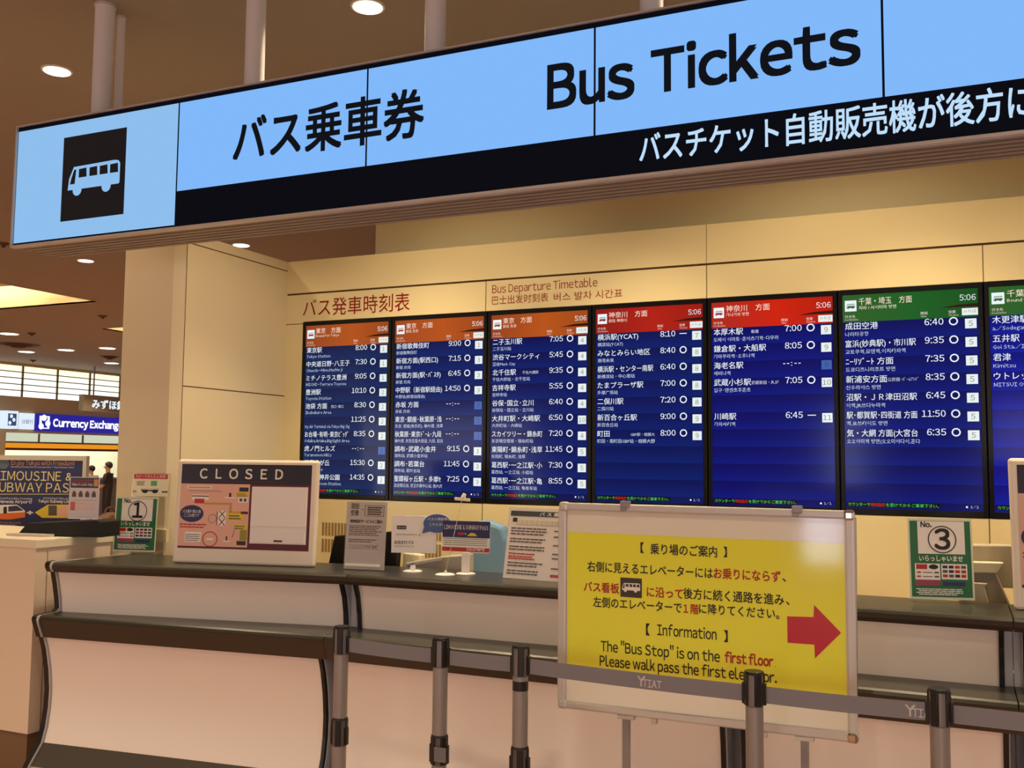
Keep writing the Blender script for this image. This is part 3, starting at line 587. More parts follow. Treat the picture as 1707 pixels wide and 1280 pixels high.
# number stands
def number_stand(num, label, bl, br, hpx, seed):
    P = stand_panel(bl, br, hpx, ZC, .06)
    P.o.z += .012; W, H = P.W, P.H
    t = thing('number_stand', label, 'counter sign', P.pt(W/2, 0).to_tuple(), 'numbered green counter stands')
    mb = MB(); mb.pbox(P, 0, 0, W, H, -.004, .004, ACR); mb.build('acrylic_holder', t)
    mb = MB(); FP = Panel(P.o-Vector((0, 0, .011)), P.ex, (0, 0, 1), 1, 1); mb.pbox(FP, .012, 0, W-.004, .010, -.045, .012, clear('acrylic foot', (.95, .97, .95), .2)); mb.build('foot', t)
    mb = MB(); q = lambda u0, v0, u1, v1, m, d: mb.quad(P, u0*W, v0*H, u1*W, v1*H, m, d)
    d0 = .005
    q(0, 0, 1, 1, mat('sheet margin', (214, 216, 200), .4), d0-.0004)
    q(.03, .03, .97, .97, GREENP, d0); q(.15, .56, .88, .965, WHITEP, d0+.0004)
    q(.09, .20, .48, .44, WHITEP, d0+.0004); q(.50, .25, .90, .44, WHITEP, d0+.0004); q(.09, .17, .48, .24, MUTE, d0+.0006); q(.52, .17, .86, .22, NAVY, d0+.0006)
    q(.11, .37, .28, .43, REDINK, d0+.0008); mb.oval(P, .38*W, .40*H, .075*W, .03*H, INK, d0+.0008, 16)
    random.seed(seed)
    for r in range(3):
        for c in range(4): 
            q(.52+c*.095, .385-r*.055, .595+c*.095, .42-r*.055, random.choice((REDINK, NAVY, INK, GREYINK)), d0+.0008)
    for r in range(2): q(.12, .32-r*.05, .18, .34-r*.05, REDINK, d0+.0008); q(.21, .325-r*.05, .36, .335-r*.05, GREYINK, d0+.0008); q(.39, .32-r*.05, .46, .34-r*.05, GREYINK, d0+.0008)
    for r in range(4): fbars(mb, P, (.10+.04*(r % 2))*W, (.12-.022*r)*H, .85*W, (.132-.022*r)*H, 1, WINK, 1, d0+.0006)
    mb.build('printed_sheet', t, solid=False)
    mb = MB(); mb.text(P, 'No.', .20*W, .893*H, .115*W, INK, d=d0+.0012, bold=.03); mb.text(P, chr(ord(num)+0xFEE0), .53*W, .625*H, .43*W, INK, d=d0+.0012, align='C', bold=.022, res=5)
    mb.ring(P, .53*W, .74*H, .205*W, .222*W, INK, d0+.0012, 40)
    mb.text(P, 'いらっしゃいませ', .5*W, .475*H, .105*W, WINK, w=.68*W, d=d0+.0012, align='C', bold=.02, res=2); mb.build('lettering', t, solid=False)
    return P
P1 = number_stand('1', 'green number one counter stand at the left end of the counter', (188, 922), (259, 924), 90, 3)
number_stand('3', 'green number three counter stand right of the yellow notice board', (1517, 1003), (1625, 1006), 133, 4)
# folded card behind stand one
P = Panel(P1.pt(.03, 0, -.09), P1.ex, P1.ez, P1.W*.92, P1.H*1.46)
t = thing('route_card', 'pale bus route card with a red band sticking up behind the number one stand', 'card', P.pt(P.W/2, 0))
mb = MB(); mb.pbox(P, 0, 0, P.W, P.H, -.003, 0, ACR); mb.build('acrylic_holder', t)
mb = MB(); W, H = P.W, P.H; mb.quad(P, .01, .70*H, W-.008, .98*H, mat('card pale', (232, 222, 196), .5), .0008)
mb.quad(P, .05*W, .925*H, .93*W, .985*H, mat('card red', (190, 40, 56), .5), .0012); mb.text(P, 'スピードかんたん決済！', .09*W, .938*H, .09*W, WINK, w=.8*W, d=.0016, res=1)
mb.quad(P, .50*W, .835*H, .66*W, .90*H, mat('card green', (96, 170, 110), .5), .0012); mb.quad(P, .26*W, .765*H, .70*W, .80*H, GREYINK, .0012); mb.quad(P, .28*W, .785*H, .68*W, .797*H, WINK, .0014)
mb.oval(P, .36*W, .765*H, .018, .018*.6, INK, .0014, 10); mb.oval(P, .62*W, .765*H, .018, .018*.6, INK, .0014, 10)
fbars(mb, P, .13*W, .84*H, .35*W, .90*H, 4, GREYINK); mb.quad(P, .04*W, .745*H, .14*W, .775*H, TAN, .0012); mb.quad(P, .80*W, .75*H, .95*W, .77*H, GREYINK, .0012); mb.build('printed_sheet', t, solid=False)

# CLOSED boards
def closed_board(label, bl, br, hpx, part=False):
    P = stand_panel(bl, br, hpx, ZC, .05) if not part else part
    P.o.z += .001; W, H = P.W, P.H
    t = thing('closed_board', label, 'sign', P.pt(W/2, 0), 'closed counter boards')
    mb = MB(); mb.pbox(P, 0, 0, W, H, -.03, 0, mat('board frame white', (236, 222, 206), .4)); mb.build('frame', t, bevel=.012)
    F = lambda x, y: P.uv(x, y)
    mb = MB(); d = .001
    q = lambda u0, v0, u1, v1, m, e=0: mb.quad(P, u0*W, v0*H, u1*W, v1*H, m, d+e)
    q(.035, .765, .955, .955, DKNAVY); q(.035, .145, .955, .765, MAROON); q(.035, .165, .530, .765, PINKP, .0004)
    q(.545, .205, .935, .745, WHITEP, .0004)
    # route map
    q(.08, .715, .26, .745, WHITEP, .0008); q(.09, .722, .25, .736, TAN, .001); q(.09, .693, .33, .697, GREYINK, .0008); q(.12, .61, .24, .66, WINK, .0008); q(.12, .64, .24, .65, MAROON, .001); q(.14, .575, .21, .62, mat('print crimson', (190, 40, 60), .5), .001)
    q(.21, .565, .40, .585, TAN, .0008); q(.39, .49, .41, .585, TAN, .0008); q(.39, .485, .50, .503, TAN, .0008); q(.475, .48, .525, .505, MAROON, .001)
    mb.oval(P, .125*W, .475*H, .085*W, .082*H, NAVY, d+.001); mb.text(P, 'バス乗り場は1階', .125*W, .482*H, .026*W, WINK, d=d+.0016, align='C', w=.13*W, res=1); mb.text(P, 'ここは3階です', .125*W, .445*H, .024*W, WINK, d=d+.0016, align='C', w=.11*W, res=1)
    for v in (.40, .475):
        q(.315, v-.035, .37, v+.035, WINK, .0008)
        for s_ in (-1, 1): mb.poly(P, [(.318*W, (v-.033*s_)*H), (.326*W, (v-.033*s_)*H), (.368*W, (v+.033*s_)*H), (.360*W, (v+.033*s_)*H)], MAROON, d+.0012)
    mb.ring(P, .275*W, .43*H, .026*W, .029*W, GREYINK, d+.001); q(.305, .37, .31, .50, GREYINK, .001)
    q(.38, .42, .495, .49, YELP, .0008); fbars(mb, P, .39*W, .43*H, .485*W, .48*H, 2, GREYINK, .5, d+.001)
    q(.435, .645, .52, .69, YELP, .0008); fbars(mb, P, .44*W, .65*H, .515*W, .685*H, 2, GREYINK, .5, d+.001); q(.455, .695, .52, .735, DKNAVY, .0008); q(.45, .59, .52, .64, WINK, .0008); q(.46, .60, .48, .63, GREYINK, .001); q(.49, .60, .51, .63, GREYINK, .001)
    q(.355, .63, .43, .64, WINK, .0008); q(.385, .64, .40, .68, INK, .0008)
    q(.43, .33, .525, .385, YELP, .0008); fbars(mb, P, .435*W, .338*H, .515*W, .38*H, 2, GREYINK, .5, d+.001); q(.475, .23, .525, .33, mat('print olive', (150, 140, 50), .5), .0008); q(.455, .185, .52, .225, DKNAVY, .0008)
    mb.poly(P, [(.42*W, .255*H), (.424*W, .255*H), (.44*W, .33*H), (.436*W, .33*H)], INK, d+.001); q(.36, .215, .405, .225, WINK, .0008); q(.378, .225, .388, .265, INK, .0008)
    q(.085, .205, .20, .30, WINK, .0008); fbars(mb, P, .09*W, .215*H, .195*W, .29*H, 4, GREYINK, .4, d+.001)
    mb.ring(P, .265*W, .235*H, .044*W, .05*W, REDINK, d+.001, asp=1.1); q(.24, .225, .29, .245, WINK, .001)
    fbars(mb, P, .045*W, .34*H, .25*W, .39*H, 2, REDINK, .5, d+.001)
    mb.build('printed_poster', t, solid=False)
    mb = MB(); q2 = lambda u0, v0, u1, v1, m, e: mb.pbox(P, u0*W, v0*H, u1*W, v1*H, d+.0008, d+e, m)
    q2(.548, .37, .928, .742, WHITEP, .006); q2(.556, .215, .922, .37, WHITEP, .004); mb.build('blank_paper', t)
    mb = MB(); mb.quad(P, .715*W, .225*H, .775*W, .243*H, MAROON, .006); mb.build('paper_mark', t, solid=False)
    mb = MB()
    for i, c in enumerate('ＣＬＯＳＥＤ'): mb.text(P, c, (.195+.107*i)*W, .818*H, .125*H, WINK, d=.002, align='C', res=4, bold=.018)
    mb.quad(P, .165*W, .787*H, .785*W, .793*H, MAROON, .002); mb.build('closed_lettering', t, solid=False)
closed_board('wide white framed closed board with a pink map at the left of the counter', (286, 938), (524, 946), 172)
pr_ = on(1693, 1017, Z=ZC); ex = Vector((.975, .22, 0)).normalized(); bk = Vector((-ex.y, ex.x, 0))
closed_board('closed board cut off by the right edge of the photo beside number three', None, None, None, Panel(pr_, ex, Vector((0, 0, 1))*.9988+bk*.05, .72, 253*(pr_-CAM).dot(FWD)/FPX))

# white notice with QR area left blank
P = stand_panel((573, 949), (640, 952), 111, ZC, .08); P.o.z += .004
t = thing('notice_stand', 'upright grey white notice in a clear stand left of the counter seam', 'notice', P.pt(P.W/2, 0)); W, H = P.W, P.H
mb = MB(); mb.pbox(P, 0, 0, W, H, -.003, 0, mat('notice grey white', (206, 200, 200), .45)); mb.build('sheet', t)
mb = MB(); mb.pbox(P, -.003, -.003, W+.003, H+.003, .001, .003, ACR); FP = Panel(P.o-Vector((0, 0, .0035)), P.ex, (0, 0, 1), 1, 1); mb.pbox(FP, 0, 0, W, .003, -.08, .003, ACR); mb.build('acrylic_holder', t)
mb = MB(); mb.text(P, '羽田', .10*W, .90*H, .14*W, INK, w=.20*W, d=.0008, bold=.02); mb.text(P, '空港', .10*W, .80*H, .14*W, INK, w=.20*W, d=.0008, bold=.02); mb.text(P, '～', .35*W, .86*H, .1*W, INK, d=.0008)
mb.pbox(P, .45*W, .79*H, .93*W, .795*H, 0, .0006, INK); mb.pbox(P, .45*W, .945*H, .93*W, .95*H, 0, .0006, INK); mb.pbox(P, .45*W, .79*H, .46*W, .95*H, 0, .0006, INK); mb.pbox(P, .92*W, .79*H, .93*W, .95*H, 0, .0006, INK)
fbars(mb, P, .52*W, .81*H, .90*W, .94*H, 4, INK, .6, .0008); mb.text(P, '時刻指定サービスのご案内', .10*W, .69*H, .08*W, INK, w=.80*W, d=.0008, bold=.03, res=1)
fbars(mb, P, .08*W, .50*H, .92*W, .66*H, 6, GREYINK, .45, .0008); fbars(mb, P, .08*W, .40*H, .80*W, .46*H, 2, GREYINK, .45, .0008)
for a in (.30, .355): mb.quad(P, .08*W, a*H, .85*W, (a+.004)*H, GREYINK, .0008)
mb.text(P, 'リムジンバス予約 検索', .12*W, .317*H, .06*W, INK, w=.68*W, d=.0008, res=1); mb.build('lettering', t, solid=False)
mb = MB(); mb.pbox(P, .04*W, .045*H, .90*W, .085*H, .003, .006, mat('wrinkled tape', (240, 236, 226), .3)); mb.build('tape', t)

# disc-based card holders
def disc_stand(label, name, px, py, stem_top, group='white disc card holders'):
    b = on(px, py, Z=ZC)
    t = thing(name, label, 'card stand', b, group)
    mb = MB(); mb.cyl(b, b+Vector((0, 0, .004)), .045, WHITEP, n=32); mb.cyl(b+Vector((0, 0, .004)), b+Vector((0, 0, .007)), .043, WHITEP, .038, n=32); mb.build('base', t)
    return t, b
# 1: white card with speech bubble
t, b = disc_stand('white disc holder carrying a white web address card with a blue speech bubble', 'card_stand', 688, 953, 0)
dist = (b-CAM).dot(FWD); yw = .33
mb = MB(); mb.cyl(b+Vector((0, 0, .006)), b+Vector((0, 0, .09)), .005, ACR); mb.box(b+Vector((-.012, -.004, .006)), b+Vector((.012, .004, .03)), WHITEP); mb.build('stem', t)
P = Panel((0, 0, 0), (math.cos(yw), math.sin(yw), 0), (0, 0, 1), 1, 1)
a_ = b+Vector((0, -.006, 0)); P.o = a_; u0, v0 = P.uv(652, 921); u1, v1 = P.uv(728, 860)
P = Panel(P.pt(u0, v0), P.ex, P.ez, u1-u0, v1-v0); W, H = P.W, P.H
mb = MB(); mb.pbox(P, 0, 0, W, H, -.002, 0, WHITEP); mb.build('card', t, bevel=.0008)
mb = MB(); mb.pbox(P, .12*W, .63*H, .33*W, .73*H, 0, .0008, INK); mb.text(P, 'LIMOUSINE', .225*W, .66*H, .04*W, WINK, d=.0012, align='C', w=.18*W, res=1)
mb.text(P, 'www.limousinebus.co.jp', .10*W, .47*H, .06*W, INK, w=.55*W, d=.0008, res=1); mb.text(P, 'お出かけバス', .07*W, .24*H, .09*W, INK, w=.43*W, d=.0008, bold=.02); mb.text(P, 'www.keikyu-bus.co.jp', .07*W, .16*H, .045*W, INK, w=.43*W, d=.0008, res=1); mb.build('lettering', t, solid=False)
c = P.uv(729, 872.5); rx = P.uv(752, 872)[0]-c[0]; rz = P.uv(729, 857)[1]-c[1]
mb = MB(); n = 36; BUB = mat('bubble blue', (62, 88, 142), .45); WB = WHITEP
for k_, mm, d0, d1 in ((1.08, WB, -.001, .003), (1.0, BUB, .003, .005)):
    ol = [(c[0]+rx*k_*math.cos(2*math.pi*i/n), c[1]+rz*k_*math.sin(2*math.pi*i/n)) for i in range(n)]
    tl = P.uv(704, 889)
    i0 = 21
    ol = ol[:i0]+[(tl[0], tl[1])]+ol[i0+3:]
    mb.loft([P.pt(u, v, d0) for u, v in ol], [P.pt(u, v, d1) for u, v in ol], mm)
mb.build('speech_bubble', t)
mb = MB(); e = P.uv(713, 867); e2 = P.uv(752, 870); mb.text(P, 'バスの時刻表は', e[0], e[1], .016, WINK, w=(e2[0]-e[0]), d=.0056, res=1); e = P.uv(716, 876); mb.text(P, 'こちらから！', e[0], e[1], .016, WINK, w=(e2[0]-e[0])*.8, d=.0056, res=1); mb.build('bubble_lettering', t, solid=False)
# 2: pass card
t, b = disc_stand('white disc holder carrying a small dark blue bus ticket card with a red bottom band', 'card_stand', 776, 957, 0)
mb = MB(); mb.loft([b+Vector((x, -.004, .006)) for x in (-.02, .02)]+[b+Vector((x, .004, .006)) for x in (.02, -.02)], [b+Vector((x, -.004, .10)) for x in (-.02, .02)]+[b+Vector((x, .004, .10)) for x in (.02, -.02)], WHITEP); mb.build('stem', t, bevel=.002)
yw = .10; P = Panel(b+Vector((0, -.006, 0)), (math.cos(yw), math.sin(yw), 0), (0, .06, 1), 1, 1)
u0, v0 = P.uv(736.5, 919); u1, v1 = P.uv(817, 870); v1 = P.uv(736.5, 867)[1]
P = Panel(P.pt(u0, v0), P.ex, P.ez, u1-u0, v1-v0); W, H = P.W, P.H
mb = MB(); mb.pbox(P, 0, 0, W, H, -.002, 0, WHITEP); mb.build('card', t)
mb = MB(); mb.quad(P, 0, .47*H, W, H, NAVY, .0006); mb.quad(P, 0, .03*H, W, .16*H, REDINK, .0006); mb.text(P, 'LIMOUSINE & SUBWAY PASS', .03*W, .73*H, .11*W, WINK, w=.93*W, d=.001, res=1)
mb.text(P, 'Sold Here!', .52*W, .065*H, .09*W, WINK, w=.38*W, d=.001, bold=.02, res=1)
for r in range(4): mb.quad(P, .03*W, (.22+.065*r)*H, .95*W, (.25+.065*r)*H, mat('print sage', (150, 160, 140), .5), .0006)
mb.quad(P, .33*W, .55*H, .46*W, .63*H, REDINK, .001); mb.text(P, '+', .47*W, .55*H, .08*W, WINK, d=.0012); mb.poly(P, [(.52*W, .53*H), (.60*W, .63*H), (.68*W, .62*H), (.74*W, .53*H)], YELP, .001); mb.quad(P, .25*W, .86*H, .82*W, .88*H, MUTE, .001); mb.build('print', t, solid=False)
# 3: empty clip holder
t, b = disc_stand('empty clear clip holder leaning up in front of the displays on a white disc', 'card_stand', 742, 958.5, 0)
top = on(770, 832, Y=b.y+.01)
mb = MB(); mb.cyl(b+Vector((0, 0, .005)), b+Vector((.004, 0, .022)), .008, WHITEP, .004); mb.cyl(b+Vector((.004, 0, .02)), top, .0022, clear('clear rod', (.93, .9, .82), .35)); mb.build('stem', t)
mb = MB(); h = Panel(top, (math.cos(.3), math.sin(.3), -.08), (0, 0, 1), 1, 1)
mb.pbox(h, -.034, -.008, .038, .006, -.006, .006, mat('clip plastic', (232, 220, 190), .25)); mb.cyl(h.pt(.004, .006, -.004), h.pt(.012, .026, -.004), .012, mat('clip plastic', (232, 220, 190), .25), .008); mb.build('clip', t, bevel=.002)

# leaning bus notice partly behind the yellow board
P = stand_panel((838, 964), (951, 973), 117, ZC, .20); P.o.z += .004; 
t = thing('notice_stand', 'leaning white bus notice with red lines tucked behind the yellow board', 'notice', P.pt(P.W/2, 0)); W, H = P.W, P.H
mb = MB(); mb.pbox(P, 0, 0, W, H, -.002, 0, WHITEP); mb.build('sheet', t)
mb = MB(); mb.pbox(P, -.004, -.002, W+.004, H+.004, .0005, .002, ACR); FP = Panel(P.o-Vector((0, 0, .0035)), P.ex, (0, 0, 1), 1, 1); mb.pbox(FP, -.004, 0, W+.004, .003, -.1, .012, ACR); mb.build('acrylic_holder', t)
mb = MB(); mb.quad(P, .02*W, .885*H, .99*W, .96*H, mat('print slate', (52, 62, 66), .5), .0006); mb.text(P, 'バ ス 乗 り 場', .46*W, .90*H, .055*W, WINK, w=.5*W, d=.001, bold=.02, res=1)
mb.quad(P, .06*W, .80*H, .13*W, .86*H, INK, .0006); mb.quad(P, .12*W, .765*H, .99*W, .83*H, mat('print pale tan', (200, 190, 160), .5), .0006)
for i in range(9): mb.ring(P, (.17+.075*i)*W, .797*H, .018*W, .024*W, WINK, .001, 12)
for v in (.70, .66, .62, .55, .51, .44, .40, .21, .17, .10, .06): fbars(mb, P, .05*W, v*H, .60*W, (v+.02)*H, 1, GREYINK, 1, .0008)
for v in (.34, .30, .27): fbars(mb, P, .05*W, v*H, .48*W, (v+.02)*H, 1, REDINK, 1, .0008)
for v in (.68, .60, .48, .36, .30, .16): fbars(mb, P, .70*W, v*H, .97*W, (v+.02)*H, 1, GREYINK, 1, .0008)
fbars(mb, P, .70*W, .05*H, .99*W, .09*H, 1, REDINK, 1, .0008); mb.build('print', t, solid=False)

# ------------------------------------------------------------------ staff side: dark monitor, beige device, blue chair, register
def prism(mb, P, pts, d0, d1, m): mb.loft([P.pt(*P.uv(*q), d0) for q in pts], [P.pt(*P.uv(*q), d1) for q in pts], m)
DESK = EYE-.80
t = thing('staff_desk', 'pale desk running behind the counter on the staff side', 'desk', (-1.2, 4.42, 0))
mb = MB(); mb.box((-3.85, 4.30, DESK-.03), (XR-.25, 4.72, DESK), mat('desk top', (196, 186, 170), .4)); mb.build('desk_top', t)
mb = MB(); mb.box((-3.8, 4.66, 0), (XR-.3, 4.70, DESK-.03), WHITE); mb.build('back_panel', t)
Q = Panel((0, 4.46, 0), (1, 0, 0), (0, 0, 1), 1, 1)
def standing(name, label, cat, X, parts):
    t = thing(name, label, cat, (X, 4.46, DESK))
    for nm, pts, d0, d1, m, bev in parts:
        mb = MB(); prism(mb, Q, pts, d0, d1, m); mb.build(nm, t, bevel=bev)
    return t
dk = lambda x0, x1: [(Q.uv(x0, 950)[0], DESK)]
def floorpx(x):   # photo row where the desk top passes below x on plane Q
    lo, hi = 800, 1300
    for _ in range(40):
        mid = (lo+hi)/2
        if Q.uv(x, mid)[1] > DESK: lo = mid
        else: hi = mid
    return lo
standing('office_monitor', 'black monitor standing behind the grey white notice', 'monitor', Q.uv(620, 900)[0],
         [('screen_back', [(566, 892), (672, 884), (667, 954), (553, 952)], 0, .05, BLACK, .006), ('stand', [(600, 950), (625, 950), (630, floorpx(630)), (595, floorpx(595))], .01, .04, BLACKM, 0)])
standing('card_terminal', 'beige sloped ticket printer with a blue end behind the card stands', 'office machine', Q.uv(730, 940)[0],
         [('rear_cover', [(672, 921), (700, 925), (705, floorpx(705)), (664, floorpx(664))], -.06, .0, BEIGE, .006), ('body', [(692, 935), (750, 925), (790, 922), (790, floorpx(790)), (692, floorpx(692))], .0, .10, mat('printer grey', (176, 166, 150), .45), .006),
          ('blue_end', [(693, 942), (705, 936), (704, 958), (691, 958)], .095, .108, mat('blue plastic', (52, 62, 140), .4), .002), ('paper_slot', [(706, 936), (752, 928), (752, 931), (706, 939)], .095, .103, PALE, 0)])
QC = Panel((0, 4.80, 0), (1, 0, 0), (0, 0, 1), 1, 1)
t = thing('office_chair', 'pale blue high backed chair behind the pass card', 'chair', (QC.uv(825, 920)[0], 4.85, 0))
mb = MB(); CH = mat('blue chair fabric', (110, 146, 178), .6, noise=.05)
ol = [(797, 868), (820, 866), (848, 876), (856, 900), (855, 960), (838, 985), (800, 985), (784, 965), (783, 930), (790, 895)]
mb.loft([QC.pt(*QC.uv(*q), 0) for q in ol], [QC.pt(*QC.uv(*q), .09) for q in ol], CH); mb.build('backrest', t, bevel=.02)
cx = t.location.x; mb = MB(); mb.box((cx-.22, 4.82, .42), (cx+.22, 5.12, .50), CH); mb.build('seat', t, bevel=.02)
mb = MB(); mb.cyl((cx, 4.97, .06), (cx, 4.97, .42), .03, BLACKM)
for i in range(5):
    a = i*2*math.pi/5; mb.cyl((cx, 4.97, .07), (cx+.17*math.cos(a), 4.97+.17*math.sin(a), .03), .018, BLACKM); mb.cyl((cx+.17*math.cos(a), 4.97+.17*math.sin(a), 0), (cx+.17*math.cos(a), 4.97+.17*math.sin(a), .05), .022, BLACKM)
mb.build('pedestal', t)
GR1 = mat('register grey beige', (176, 164, 138), .5); GR2 = mat('register shade', (150, 140, 118), .5)
standing('cash_register', 'beige cash register with stepped housing behind the number three stand', 'cash register', Q.uv(1660, 960)[0],
         [('display_housing', [(1600, 907), (1685, 908), (1707, 935), (1690, 980), (1600, 975)], -.06, .02, GR1, .006), ('keyboard_housing', [(1598, 933), (1668, 935), (1658, 949), (1690, 1020), (1690, floorpx(1690)), (1598, floorpx(1598))], .02, .10, GR2, .006),
          ('receipt_printer', [(1600, 963), (1645, 966), (1640, 973), (1650, 1012), (1650, floorpx(1650)), (1600, floorpx(1600))], .10, .14, GR1, .004), ('hood', [(1598, 931), (1671, 933), (1660, 950), (1598, 948)], .095, .135, BEIGE, .004), ('side_unit', [(1694, 968), (1707, 940), (1720, 940), (1720, floorpx(1720)), (1694, floorpx(1694))], .02, .08, GR2, .004)])

# ------------------------------------------------------------------ yellow notice board on a floor stand
YB = 3.33
BP = Panel((0, YB, 0), (1, 0, 0), (0, 0, 1), 1, 1)
tl, tr, bl, br = BP.uv(934, 838), BP.uv(1425, 851), BP.uv(931, 1179), BP.uv(1428, 1238)
u0, u1, v0, v1 = (tl[0]+bl[0])/2, (tr[0]+br[0])/2, (bl[1]+br[1])/2, (tl[1]+tr[1])/2
t = thing('notice_board', 'yellow information board with a red arrow on a silver framed floor stand', 'notice board', ((u0+u1)/2, YB, 0))
mb = MB(); mb.pbox(BP, u0+.02, v0+.02, u1-.02, v1-.02, -.02, -.004, BOARDW); mb.build('board', t)
mb = MB(); w = .027
mb.pbox(BP, u0, v0, u1, v0+w, -.025, .008, SILVER); mb.pbox(BP, u0, v1-w, u1, v1, -.025, .008, SILVER); mb.pbox(BP, u0, v0+w, u0+w, v1-w, -.025, .008, SILVER); mb.pbox(BP, u1-w, v0+w, u1, v1-w, -.025, .008, SILVER); mb.build('frame', t, bevel=.006)
CHROME = mat('chrome', (220, 215, 210), .12, metal=1)
for a, b in ((u0, v0), (u1-.03, v0), (u0, v1-.03), (u1-.03, v1-.03)):
    mb = MB(); mb.pbox(BP, a-.003, b-.003, a+.033, b+.033, -.027, .011, CHROME if a > u0 else SILVER); mb.build('corner_cap', t, bevel=.01)
for x, y in ((1042, 836), (1328, 843)):
    a = BP.uv(x, y)[0]; mb = MB(); mb.pbox(BP, a-.014, v1-.012, a+.018, v1+.012, -.012, .016, STEEL); mb.pbox(BP, a-.012, v1-.024, a+.006, v1-.012, .008, .018, STEEL); mb.build('hook', t, bevel=.002)
yl = mat('yellow poster', (240, 238, 78), .07)
ps = [(947.6, 887.3), (1407, 905), (1412, 1172), (944.3, 1130)]
q = [BP.uv(*p) for p in ps]; a0, a1, b0, b1 = (q[0][0]+q[3][0])/2, (q[1][0]+q[2][0])/2, (q[2][1]+q[3][1])/2, (q[0][1]+q[1][1])/2
mb = MB(); mb.quad(BP, a0, b0, a1, b1, yl, -.003); poster = mb.build('poster', t, solid=False)
D = -.002
def bl_(s, x0, y0, x1, y1, h, m, bold=.0): line(mb, BP, s, x0, y0, x1, y1, h, m, bold, D, 3)
def c2(x, y): return 900+x/3.048, 820+y/3.048
def bt(s, x0, y0, x1, y1, h, m, bold=.012): a, b = c2(x0, y0), c2(x1, y1); bl_(s, a[0], a[1], b[0], b[1], h/3.048, m, bold)
mb = MB()
bt('【', 510, 304, 528, 305, 50, INK); bt('乗り場のご案内', 560, 314, 900, 324, 52, INK); bt('】', 932, 326, 950, 327, 50, INK)
mb.build('text_line', poster, solid=False); mb = MB(); bt('右側に見えるエレベーターには', 240, 402, 878, 432, 50, INK); bt('お乗りにならず', 882, 438, 1222, 450, 52, REDINK, .02); bt('、', 1232, 452, 1250, 453, 50, INK)
mb.build('text_line', poster, solid=False); mb = MB(); bt('バス看板', 222, 500, 402, 512, 48, REDINK, .02); bt('に沿って', 542, 528, 726, 540, 50, REDINK, .02); bt('後方に続く通路を進み', 728, 540, 1240, 568, 52, INK); bt('、', 1250, 570, 1268, 571, 50, INK)
mb.build('text_line', poster, solid=False); mb = MB(); bt('左側のエレベーターで', 270, 582, 720, 608, 50, INK); bt('１階', 728, 612, 806, 618, 48, REDINK, .02); bt('に降りてください。', 808, 616, 1216, 640, 50, INK)
mb.build('text_line', poster, solid=False); mb = MB(); bt('【', 538, 722, 558, 724, 56, INK); bt('Information', 595, 728, 897, 750, 52, INK, .01); bt('】', 934, 756, 954, 758, 56, INK)
mb.build('text_line', poster, solid=False); mb = MB(); bt('The "Bus Stop" is on the', 308, 810, 914, 862, 50, INK, .01); bt('first floor', 938, 866, 1186, 886, 48, REDINK, .03); bt('.', 1190, 888, 1200, 889, 8, INK)
mb.build('text_line', poster, solid=False); mb = MB(); bt('Please walk pass the first elevator.', 303, 882, 1203, 972, 50, INK, .01); mb.build('text_line', poster, solid=False)
mb = MB(); a, b = BP.uv(*c2(408, 532)), BP.uv(*c2(517, 434)); b = (b[0], BP.uv(*c2(408, 434))[1]); mb.quad(BP, a[0], a[1], b[0], b[1], mat('pictogram dark', (62, 54, 48), .4), D)
w_, h_ = b[0]-a[0], b[1]-a[1]; bus_icon(mb, BP, a[0]+.06*w_, a[1]+.28*h_, .88*w_, .46*h_, WINK, mat('pictogram dark', (62, 54, 48), .4), D+.0003); mb.build('bus_pictogram', poster, solid=False)
mb = MB(); mb.pquad(BP, [c2(*p) for p in ((1256, 632), (1390, 636), (1393, 574), (1530, 716), (1397, 846), (1394, 776), (1258, 766))], mat('arrow red', (196, 44, 56), .25), D); mb.build('red_arrow', poster, solid=False)
for x in (1043, 1341):
    a = BP.uv(x, 1200 if x < 1200 else 1240)[0]; mb = MB()
    mb.pbox(BP, a-.012, .05, a+.012, v0+.001, -.021, .003, STEEL); mb.pbox(BP, a-.03, v0-.014, a+.03, v0, -.022, .004, SILVER)
    mb.cyl((a, YB-.08, .016), (a, YB+.17, .016), .016, STEEL); mb.cyl((a, YB-.009, .016), (a, YB-.009, .06), .016, STEEL); mb.build('leg', t, bevel=.002)
mb = MB(); a = BP.uv(1043, 1200)[0]; b = BP.uv(1341, 1240)[0]; mb.pbox(BP, a, .12, b, .14, -.018, 0, STEEL); mb.build('crossbar', t)
for x in (1090, 1274):
    a = BP.uv(x, 1210)[0]; mb = MB(); mb.pbox(BP, a-.009, v0-.018, a+.009, v0, -.02, .006, SILVER); mb.build('bracket', t)

